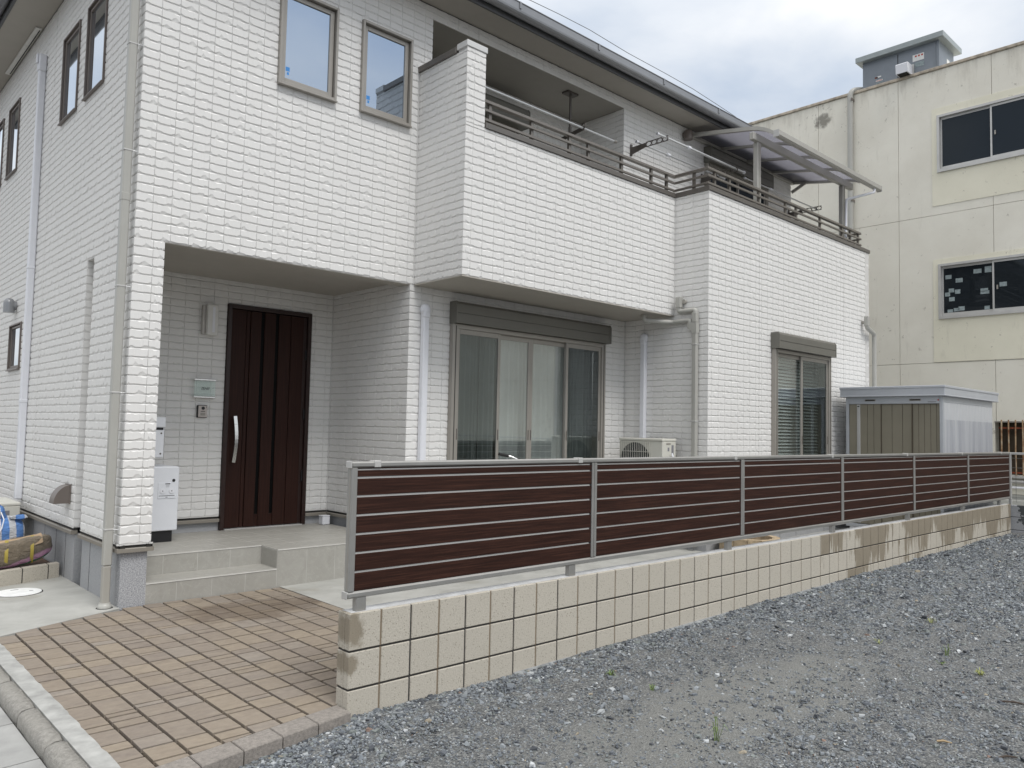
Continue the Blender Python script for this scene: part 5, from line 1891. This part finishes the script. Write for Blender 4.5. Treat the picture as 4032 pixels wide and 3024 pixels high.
# door leaves: vertical ribs
seams = [1.540, 1.176, 1.071, 0.918, 0.772, 0.641, 0.479, 0.395, 0.315, 0.270]
dd_ = [1.540, 1.385, 1.268, 1.176, 1.071, 0.918, 0.772, 0.641, 0.555, 0.479, 0.395, 0.318, 0.270]
for k in range(len(dd_) - 1):
    dep = 0.012 if dd_[k] > 1.08 else 0.020 if dd_[k] > 0.65 else 0.028
    bx('door_rib', 'shed_door', sh, XS + dep, XS + 0.034, dd_[k + 1] + 0.0025, dd_[k] - 0.0025, 0.31, 2.0825, c=0.003)
bx('door_backing', 'shed_seam', sh, XS + 0.031, XS + 0.036, 0.27, 1.54, 0.305, 2.083)
for y in (1.071, 0.641):
    bx('door_edge', 'shed_seam', sh, XS + 0.010, XS + 0.03, y - 0.009, y + 0.003, 0.31, 2.08)
bx('door_handle', 'alu_pale', sh, XS + 0.001, XS + 0.016, 1.372, 1.420, 0.32, 2.075, c=0.004)
bx('handle_lock', 'black_plastic', sh, XS - 0.001, XS + 0.001, 1.38, 1.41, 2.04, 2.055)
# side panels: shallow ribs
ns = 16
for k in range(ns):
    a = XS + 0.0555 + (XE - XS - 0.06) * k / ns
    b = XS + 0.0555 + (XE - XS - 0.06) * (k + 1) / ns
    bx('side_panel', 'shed_side', sh, a + .004, b - .004, YS + 0.002, YS + 0.0115, 0.301, 2.10, c=0.003)
bx('side_head', 'shed_frame', sh, XS + 0.0555, XE, YS + 0.001, YS + 0.0118, 2.1005, 2.19, c=0.003)
for k in range(10):
    a = YS + 0.02 + (YE - YS - 0.03) * k / 10
    bx('side_panel', 'shed_side', sh, XE + .0005, XE + 0.008, a + .003, a + .13, 0.301, 2.15, c=0.003)
rf = MB()
rf.box(XS - 0.055, XE + 0.14, YS - 0.045, YE + 0.065, 2.195, 2.318, c=0.006)
rfo = rf.build('roof', 'shed_roof', sh, recalc=False)
bx('roof_lip', 'shed_roof', rfo, XS - 0.063, XE + 0.148, YS - 0.053, YE + 0.073, 2.300, 2.338, c=0.006)
bx('roof_lip', 'shed_roof', rfo, XS - 0.060, XE + 0.145, YS - 0.050, YE + 0.070, 2.188, 2.206, c=0.004)

# round brick planter in the yard
pl = thing('brick_planter', (6.50, 1.40, 0.16), 'round tan brick planting ring in the yard seen under the fence', 'planter')
for k in range(14):
    a0_, a1_ = 2 * math.pi * k / 14 + 0.012, 2 * math.pi * (k + 1) / 14 - 0.012
    P = [(6.50 + r * math.cos(a), 1.42 + r * math.sin(a)) for r, a in ((0.27, a0_), (0.36, a0_), (0.36, a1_), (0.27, a1_))]
    MB().prism(P, 0.155, 0.345 + random.uniform(-.004, .004), 'z').build('brick', 'brick_tan', pl)
MB().prism([(6.50 + 0.265 * math.cos(2 * math.pi * k / 20), 1.42 + 0.265 * math.sin(2 * math.pi * k / 20)) for k in range(20)], 0.156, 0.25, 'z').build('soil', 'soil', pl)

# bicycle behind the fence (only a grip shows above the rail)
bk = thing('bicycle', (3.6, 2.42, 0.145), 'parked bicycle behind the fence, black handlebar grip showing above the top rail', 'bicycle')
ZB = 0.15


def wheel(x):
    pts = [Vector((x + 0.31 * math.cos(a), 2.45, ZB + 0.325 + 0.31 * math.sin(a))) for a in [2 * math.pi * i / 28 for i in range(29)]]
    w = MB().tube(pts, 0.017, 8, cap=False).build('wheel', 'black_rubber', bk)
    MB().tube([(x, 2.42, ZB + 0.325), (x, 2.48, ZB + 0.325)], 0.02, 10).build('hub', 'chrome', w)
    sp_ = MB()
    for i in range(12):
        a = 2 * math.pi * i / 12
        sp_.tube([(x, 2.45, ZB + .325), (x + .30 * math.cos(a), 2.45, ZB + .325 + .30 * math.sin(a))], 0.0015, 4)
    sp_.build('spokes', 'chrome', w)


wheel(3.15)
wheel(4.20)
for nm, pts, r in (('down_tube', [(3.32, 2.45, ZB + .78), (3.62, 2.45, ZB + .30), (4.20, 2.45, ZB + .325)], .017), ('seat_tube', [(3.62, 2.45, ZB + .30), (3.78, 2.45, ZB + .85)], .015), ('fork', [(3.15, 2.45, ZB + .325), (3.30, 2.45, ZB + .85), (3.34, 2.45, ZB + 1.0)], .014), ('seat_stay', [(3.74, 2.45, ZB + .70), (4.20, 2.45, ZB + .325)], .010)):
    MB().tube(pts, r, 10).build(nm, 'bike_frame', bk)
hb = MB().tube([(3.46, 2.72, ZB + 1.06), (3.36, 2.62, ZB + 1.11), (3.34, 2.45, ZB + 1.02), (3.36, 2.34, ZB + 1.11), (3.40, 2.30, ZB + 1.128)], 0.011, 10).build('handlebar', 'chrome', bk)
MB().tube([(3.215, 2.40, 1.337), (3.33, 2.385, 1.318)], 0.0165, 12).build('grip', 'black_rubber', bk)
MB().tube([(3.33, 2.385, 1.318), (3.37, 2.36, 1.305), (3.40, 2.30, ZB + 1.128)], 0.012, 10).build('brake_mount', 'chrome', bk)
mb = MB().prism([(3.70, 2.45), (3.74, 2.41), (3.88, 2.37), (3.95, 2.39), (3.95, 2.51), (3.88, 2.53), (3.74, 2.49)], ZB + 0.86, ZB + 0.92, 'z')
mb.build('saddle', 'black_rubber', bk)

# ================================================================== LEFT SIDE CLUTTER
kb = thing('block_kerb', (-0.6, 4.7, 0.104), 'low tan block kerb at the left side of the house under the bags', 'kerb')
for k, (a, b) in enumerate(((-0.335, -0.24), (-0.565, -0.345), (-0.785, -0.575), (-1.00, -0.795), (-1.21, -1.01))):
    yb_ = 4.735 + (a + b) / 2 * -0.0
    slope = 0.42
    q = [(a, 4.76 + slope * (a + .3)), (b, 4.76 + slope * (b + .3)), (b, 4.86 + slope * (b + .3)), (a, 4.86 + slope * (a + .3))]
    MB().prism(q, 0.09, 0.235, 'z').build('block', 'block', kb)
    if k:
        q = [(b, 4.765 + slope * (b + .3)), (b + .01, 4.769 + slope * (b + .3)), (b + .01, 4.85 + slope * (b + .3)), (b, 4.85 + slope * (b + .3))]
        MB().prism(q, 0.09, 0.232, 'z').build('joint', 'mortar_dark', kb)
kind(MB().prism([(-1.3, 4.5), (-0.245, 4.88), (-0.245, 10), (-1.3, 10)], 0.1045, 0.2, 'z').build('planting_bed', 'soil'), 'structure')

mh = thing('manhole_cover', (-0.68, 4.22, 0.104), 'round white access cover set in the concrete beside the house', 'manhole cover')
MB().tube([(-0.68, 4.22, 0.1045), (-0.68, 4.22, 0.1105), (-0.68, 4.22, 0.112)], [0.175, 0.175, 0.168], 40).build('lid', 'manhole', mh)
MB().tube([(-0.68, 4.22, 0.1042), (-0.68, 4.22, 0.106)], 0.185, 40).build('rim', 'dark_gap', mh)
bx('lift_slot', 'print_grey', mh, -0.60, -0.57, 4.20, 4.22, 0.1117, 0.1128)
bx('cast_letters', 'print_grey', mh, -0.72, -0.66, 4.31, 4.33, 0.1117, 0.1124)


def lumpy(name, mat, parent, c, r, seed, nu=28, nv=18, sq=2.4, lump=0.06, squash=None):
    rg = random.Random(seed)
    ph = [rg.uniform(0, 6.28) for _ in range(8)]
    V, Q = [], []
    for i in range(nv + 1):
        for j in range(nu):
            th, p = math.pi * i / nv, 2 * math.pi * j / nu
            d = [math.sin(th) * math.cos(p), math.sin(th) * math.sin(p), math.cos(th)]
            k = (abs(d[0]) ** sq + abs(d[1]) ** sq + abs(d[2]) ** sq) ** (-1 / sq)
            k *= 1 + lump * (math.sin(3 * p + ph[0] + 2 * th) * .5 + math.sin(5 * th + ph[1] + p) * .4 + math.sin(7 * p + 4 * th + ph[2]) * .25)
            P = [c[q] + d[q] * k * r[q] for q in range(3)]
            if squash:
                P = squash(P)
            V.append(P)
            if i:
                o, o2 = (i - 1) * nu, i * nu
                Q.append((o + j, o2 + j, o2 + (j + 1) % nu, o + (j + 1) % nu))
    return MB().add(V, Q, True).build(name, mat, parent)


sk = thing('striped_sack', (-0.62, 5.0, 0.235), 'blue and white striped woven sack tied at the neck', 'sack')
lumpy('sack_body', 'sack_cloth', sk, (-0.66, 5.10, 0.475), (0.185, 0.17, 0.20), 3, squash=lambda P: [P[0], P[1], max(P[2], 0.29)])
lumpy('neck', 'sack_cloth', sk, (-0.70, 5.06, 0.70), (0.05, 0.05, 0.075), 5, 16, 10, 2.0, 0.2)
lumpy('flap', 'sack_cloth', sk, (-0.55, 5.01, 0.665), (0.075, 0.05, 0.022), 8, 18, 10, 2.0, 0.3)
MB().tube([(-0.70, 4.99, 0.72), (-0.685, 4.93, 0.66), (-0.70, 4.92, 0.58), (-0.73, 4.92, 0.52)], 0.005, 6).build('string', 'string_white', sk)
bg = thing('wrapped_bundle', (-0.6, 4.85, 0.235), 'long tan plastic-wrapped bundle with yellow straps, pink and green below', 'bundle')


def bend(P):
    t = (P[0] + 0.62) / 0.36
    return [P[0], P[1] + 0.10 * t, max(P[2] + 0.035 * t * t + 0.03 * t, 0.237 + 0.012 * max(t, 0))]


lumpy('wrapping', 'bag_wrap', bg, (-0.66, 4.84, 0.355), (0.385, 0.115, 0.128), 12, 40, 20, 3.2, 0.045, squash=bend)
V, Q = [], []
for i in range(13):
    for j in range(5):
        t = -0.8 + 1.62 * i / 12
        x = -0.66 + 0.36 * t * 0.93
        a = R_(22 + 15 * j)
        P = bend([x, 4.84 - 0.121 * math.cos(a), 0.355 + 0.134 * math.sin(a)])
        V.append((P[0], P[1] - 0.002 + 0.002 * math.sin(i * 2.1), P[2] + 0.002 * math.sin(i * 1.7 + j)))
        if i and j:
            o = i * 5 + j
            Q.append((o - 6, o - 1, o, o - 5))
cbm = MB().add(V, Q, False).build('cardboard', 'cardboard', bg)
for xs_ in (-0.80, -0.675, -0.46):
    pts = []
    for k in range(9):
        a = R_(-58 + 16.5 * k)
        P = bend([xs_ - 0.02 * math.cos(a), 4.84 - 0.124 * math.cos(a), 0.355 + 0.137 * math.sin(a)])
        pts.append(P)
    V = [q for p in pts for q in ((p[0] - 0.014, p[1] - 0.003, p[2]), (p[0] + 0.014, p[1] - 0.003, p[2]))]
    MB().add(V, [(2 * i, 2 * i + 1, 2 * i + 3, 2 * i + 2) for i in range(8)], True).build('strap', 'strap_yellow', bg)

# ================================================================== FAR END OF THE LOT
gw = thing('grey_boundary_wall', (11.95, -4, 0.1), 'low grey block wall with dark wet stain closing the far end of the gravel', 'wall')
for k in range(3):
    for j in range(26):
        y1 = 0.02 - j * 0.4
        bx('block', 'grey_block', gw, 11.85, 11.97, y1 - 0.396, y1, 0.2 * k - (0.05 if k == 0 else -.004), 0.2 * k + (0.196 if k < 2 else 0.178), c=0.003)
bx('mortar', 'mortar_dark', gw, 11.858, 11.962, -10.4, 0.015, -0.05, 0.57)
wf = thing('wire_mesh_fence', (11.91, -4, 0.58), 'thin wire mesh fence on top of the grey boundary wall', 'fence')
bx('top_rail', 'alu_pale', wf, 11.895, 11.925, -10.3, 0.05, 1.365, 1.40, c=0.004)
for y in (0.03, -1.97, -3.97, -5.97, -7.97):
    bx('post', 'alu_pale', wf, 11.89, 11.93, y - 0.02, y + 0.02, 0.5785, 1.40, c=0.004)
wm = MB()
for k in range(70):
    y = -0.05 - k * 0.12
    wm.tube([(11.905, y, 0.62), (11.905, y, 1.362)], 0.0028, 5)
wm2 = wm.build('vertical_wires', 'wire', wf)
for z in (0.66, 0.70, 0.93, 1.16, 1.31):
    MB().tube([(11.911, 0.03, z), (11.911, -8.4, z)], 0.003, 5).build('horizontal_wire', 'wire', wf)
kind(bx('neighbour_yard', 'concrete', None, 11.972, 14.29, -12, 8, 0.05, 0.40), 'structure')

# ================================================================== NEIGHBOURING BUILDING
XN = 14.30
nb = thing('neighbour_building', (18, 0, 0), 'old stained cream concrete building with dark sliding windows behind the house', 'building')
NW = [(-0.08, 1.83, 3.93, 5.02), (-0.08, 1.83, 6.86, 8.02), (-4.4, -2.5, 3.93, 5.02), (-4.4, -2.5, 6.86, 8.02)]
OPEN = (-6.0, 0.885, 0.95, 1.94)
mb = MB()
rects = [(-12, 9, 0.0, 9.0)]
for h in NW + [OPEN]:
    rects = subtract(rects, h)
for a, b, c_, d in rects:
    mb.box(XN + 0.028, XN + 0.25, a, b, c_, d)
mb.build('wall_core', 'panel_joint', nb, recalc=False)
mb = MB()
mb.box(XN + 0.25, 23, 8.75, 9, 0, 9.0)
mb.box(XN + 0.25, 23, -12, -11.75, 0, 9.0)
mb.box(XN + 0.25, 23, -11.75, 8.75, 8.7, 8.95)
mb.build('rear_walls', 'panel_cream', nb, recalc=False)
ycuts = [9.0, 7.68, 5.98, 4.275, 2.57, 0.86, -0.86, -2.57, -4.28, -6.0, -7.7, -9.4, -12.0]
rows = [(0.0, 0.60), (0.60, 3.075), (3.075, 6.02), (6.02, 8.96)]
for ri, (z0, z1) in enumerate(rows):
    for a, b in zip(ycuts[1:], ycuts[:-1]):
        rr = [(a + 0.004, b - 0.004, z0 + 0.004, z1 - 0.004)]
        for h in NW + [OPEN]:
            rr = subtract(rr, (h[0] - 0.0, h[1] + 0.0, h[2], h[3]))
        for (p, q, r0_, r1_) in rr:
            if q - p < 0.01 or r1_ - r0_ < 0.01:
                continue
            bx('panel', 'white_wall' if ri == 0 else 'panel_cream', nb, XN, XN + 0.0275, p, q, r0_, r1_)
# yellowish patched rectangles round the windows, a skim coat slightly proud
for (a, b, c_, d) in ((-0.4, 1.925, 6.20, 8.17), (-0.4, 1.925, 3.09, 5.12)):
    rr = [(a, b, c_, d)]
    for h in NW:
        rr = subtract(rr, h)
    mb = MB()
    for (p, q, r0_, r1_) in rr:
        mb.box(XN - 0.010, XN - 0.0004, p, q, r0_, r1_)
    mb.build('render_patch', 'panel_yellow', nb, recalc=False)
bx('parapet_cap', 'parapet', nb, XN - 0.035, XN + 0.3, -12, 9, 8.96, 9.02, c=0.008)


def nwin(a, b, z0, z1, stickers=()):
    fr = MB()
    fr.box(XN - 0.03, XN + 0.14, a, a + 0.045, z0, z1)
    fr.box(XN - 0.03, XN + 0.14, b - 0.045, b, z0, z1)
    fr.box(XN - 0.03, XN + 0.14, a + 0.045, b - 0.045, z1 - 0.045, z1)
    fr.box(XN - 0.045, XN + 0.14, a + 0.045, b - 0.045, z0, z0 + 0.055)
    w = fr.build('window', 'alu_pale', nb, recalc=False)
    m_ = (a + b) / 2
    for k, (p, q, dx) in enumerate(((m_ - 0.02, b - 0.047, 0.04), (a + 0.047, m_ + 0.02, 0.005))):
        sa = MB()
        x0, x1 = XN + dx, XN + dx + 0.028
        sa.box(x0, x1, p, p + 0.03, z0 + 0.057, z1 - 0.047)
        sa.box(x0, x1, q - 0.03, q, z0 + 0.057, z1 - 0.047)
        sa.box(x0, x1, p + 0.03, q - 0.03, z0 + 0.057, z0 + 0.12)
        sa.box(x0, x1, p + 0.03, q - 0.03, z1 - 0.09, z1 - 0.047)
        sa.build('sash', 'alu_pale', w, recalc=False)
        bx('pane', 'glass_dark', w, x0 + 0.010, x0 + 0.015, p + .028, q - .028, z0 + .118, z1 - .088)
    bx('room', 'interior_dark', w, XN + 0.16, XN + 0.24, a, b, z0, z1)
    for (y, z, ww, hh) in stickers:
        xx = XN + 0.049 if y > m_ else XN + 0.0145
        bx('window_note', 'note', w, xx - 0.0012, xx - 0.0004, y - ww / 2, y + ww / 2, z - hh / 2, z + hh / 2)
    bx('latch', 'frame_grey', w, XN - 0.002, XN + 0.004, m_ - 0.075, m_ - 0.05, (z0 + z1) / 2 - 0.06, (z0 + z1) / 2 + 0.02)
    return w


plain('note', (0.26, 0.31, 0.32), 0.8, var=0.25, scale=25)
notes = [(1.667, 4.758, .109, .077), (1.477, 4.671, .125, .082), (1.156, 4.808, .138, .082), (0.975, 4.820, .115, .115), (1.616, 4.486, .097, .077), (1.506, 4.452, .097, .082), (1.686, 4.416, .09, .077), (1.610, 4.314, .10, .077), (1.045, 4.435, .13, .058), (1.035, 4.385, .15, .06), (1.640, 4.085, .097, .06), (1.529, 4.10, .097, .065), (1.44, 4.115, .11, .08), (1.0, 4.09, .09, .067), (0.719, 4.500, .12, .082)]
nwin(*NW[0], stickers=notes)
for h in NW[1:]:
    nwin(*h)
# drainpipe on the building
dpn = pipe('drainpipe', [(XN - 0.075, 3.53, 0.45), (XN - 0.075, 3.53, 9.05), (XN + 0.25, 3.33, 9.10)], 0.058, 'pipe_grey', nb, 14, 0.16)
for z in (8.80, 6.6, 4.4):
    bx('pipe_clamp', 'frame_brown', dpn, XN - 0.14, XN - 0.0005, 3.47, 3.49, z, z + 0.05)
# barred opening at the foot of the building
op = bx('barred_opening', 'interior_brown', nb, XN + 0.24, XN + 0.25, OPEN[0], OPEN[1], OPEN[2], OPEN[3])
bx('ledge', 'alu_pale', op, XN - 0.10, XN + 0.2, OPEN[0], OPEN[1], 0.90, 0.949, c=0.004)
bx('head', 'frame_grey', op, XN - 0.02, XN + 0.2, OPEN[0], OPEN[1], 1.915, 1.939)
for k in range(24):
    y = 0.751 - k * 0.1125
    MB().tube([(XN - 0.10, y, 0.952), (XN - 0.105, y + random.uniform(-.004, .004), 1.4), (XN - 0.10, y, 1.96)], 0.0125, 8).build('bar', 'rust_bar', op)
for z in (1.812, 1.0):
    bx('cross_bar', 'rust_red', op, XN - 0.088, XN - 0.078, -2.0, 0.80, z - 0.014, z + 0.014)
for z, r, mt in ((0.838, 0.032, 'alu_pale'), (0.73, 0.022, 'white_plastic')):
    MB().tube([(XN - 0.06, 0.95, z), (XN - 0.06, -8, z)], r, 12).build('wall_pipe', mt, nb)
bx('plinth', 'white_wall', nb, XN - 0.25, XN - 0.001, -12, 8.9, 0.401, 0.515, c=0.01)

# rooftop cabinet
cb = thing('rooftop_cabinet', (14.9, 2.5, 9.0), 'blue-grey steel equipment cabinet with flat lid on the neighbouring roof', 'cabinet')
CX = XN + 0.06
bx('body', 'cabinet', cb, CX, CX + 0.85, 1.80, 3.315, 8.955, 9.60)
bx('lid', 'cabinet_lid', cb, CX - 0.13, CX + 0.98, 1.68, 3.42, 9.6005, 9.715, c=0.006)
bx('door_gap', 'dark_gap', cb, CX - 0.002, CX + 0.004, 2.585, 2.60, 9.0, 9.56)
bx('edge_post', 'cabinet', cb, CX - 0.010, CX + 0.02, 1.795, 1.83, 8.956, 9.60)
bx('edge_post', 'cabinet', cb, CX - 0.010, CX + 0.02, 1.86, 1.88, 8.956, 9.58)
for y0, y1, z0, z1, mt in ((2.08, 2.30, 9.30, 9.44, 'sticker_white'), (2.08, 2.26, 9.17, 9.27, 'note'), (2.93, 3.03, 9.195, 9.225, 'sticker_white'), (2.90, 3.04, 9.115, 9.145, 'sticker_white'), (2.90, 3.04, 9.07, 9.095, 'note'), (3.00, 3.06, 9.19, 9.22, 'rust_red')):
    bx('notice', mt, cb, CX - 0.004, CX - 0.0012, y0, y1, z0, z1)
for k in range(5):
    bx('notice_print', 'print_red', cb, CX - 0.0052, CX - 0.0041, 2.915 + k * 0.024, 2.930 + k * 0.024, 9.122, 9.138)
for k in range(3):
    bx('notice_print', 'print_red', cb, CX - 0.0052, CX - 0.0041, 2.10 + k * 0.06, 2.135 + k * 0.06, 9.385, 9.42)
MB().prism([(CX - 0.28, 9.02), (CX - 0.30, 9.20), (CX - 0.27, 9.225), (CX - 0.02, 9.225), (CX - 0.02, 9.02)], 2.30, 2.53, 'y').build('vent_cowl', 'white_plastic', cb)
bx('cowl_back', 'alu_pale', cb, CX - 0.02, CX - 0.0025, 2.27, 2.56, 9.0, 9.25)
bx('cowl_mouth', 'dark_gap', cb, CX - 0.27, CX - 0.03, 2.32, 2.51, 9.012, 9.0195)
bx('side_notice', 'sticker_white', cb, CX + 0.45, CX + 0.60, 1.7985, 1.7998, 9.27, 9.36)

# ================================================================== WEEDS AND TWIGS IN THE GRAVEL
def weed(x, y, n, h, label, seed, mat='leaf', tall=False):
    rg = random.Random(seed)
    z = float(gz(x, y))
    t = thing('weed', (x, y, z), label, 'weed', 'weeds in the gravel')
    mb = MB()
    for k in range(n):
        a = rg.uniform(0, 6.28)
        l = h * rg.uniform(0.55, 1.1)
        lean = rg.uniform(0.15, 0.75) if tall else rg.uniform(0.5, 1.1)
        w = 0.0022 if tall else 0.0026
        bxp, byp = x + rg.uniform(-.01, .01), y + rg.uniform(-.01, .01)
        d = Vector((math.cos(a), math.sin(a), 0))
        s = Vector((-d.y, d.x, 0)) * w
        p0 = Vector((bxp, byp, z - 0.003))
        p1 = p0 + d * l * lean * 0.5 + Vector((0, 0, l * (1 - lean * 0.35)))
        p2 = p0 + d * l * lean + Vector((0, 0, l * (0.95 - lean * 0.55)))
        mb.add([p0 - s * .6, p0 + s * .6, p1 + s, p1 - s, p2], [(0, 1, 2, 3), (3, 2, 4)])
    mb.build('blades', mat, t)
    return t


weed(1.60, -0.46, 22, 0.055, 'small green weed tuft in the gravel nearest the block wall', 1)
weed(1.57, -0.80, 14, 0.045, 'sparse weed tuft out in the gravel, a step in front of the wall-side tuft', 2)
weed(4.71, -1.26, 12, 0.06, 'pale weed tuft farthest out in the dark gravel', 3, 'leaf_yellow')
weed(3.72, -1.24, 12, 0.055, 'yellowish weed sprig in mid gravel lot', 4, 'leaf_yellow')
weed(3.81, -1.67, 16, 0.095, 'upright green weed among grey stones at the right', 5, 'leaf', True)
weed(3.52, -1.72, 9, 0.045, 'tiny weed beside the upright green weed', 6)
weed(3.47, -1.98, 24, 0.065, 'bushy green and yellow weed tuft at the right edge of the gravel', 7, 'leaf_yellow')
weed(1.22, -1.46, 12, 0.12, 'thin tall weed shoot in the foreground gravel', 8, 'leaf', True)


def twig(p, q, mat, label):
    p, q = Vector((*p, float(gz(*p)) + 0.014)), Vector((*q, float(gz(*q)) + 0.012))
    m_ = p.lerp(q, 0.5) + Vector((0.004, 0.006, 0.004))
    o = MB().tube([p, m_, q], [0.005, 0.006, 0.003], 6).build('twig', mat)
    tag(o, label, 'twig', 'twigs on the gravel')


twig((2.92, -2.24), (2.99, -2.36), 'twig', 'dark twig lying on gravel near the right edge')
twig((2.03, -2.20), (2.06, -2.26), 'dry_twig', 'short pale dry twig in the near gravel')
twig((2.03, -2.47), (2.10, -2.53), 'twig', 'dark twig at the bottom right corner of the gravel')
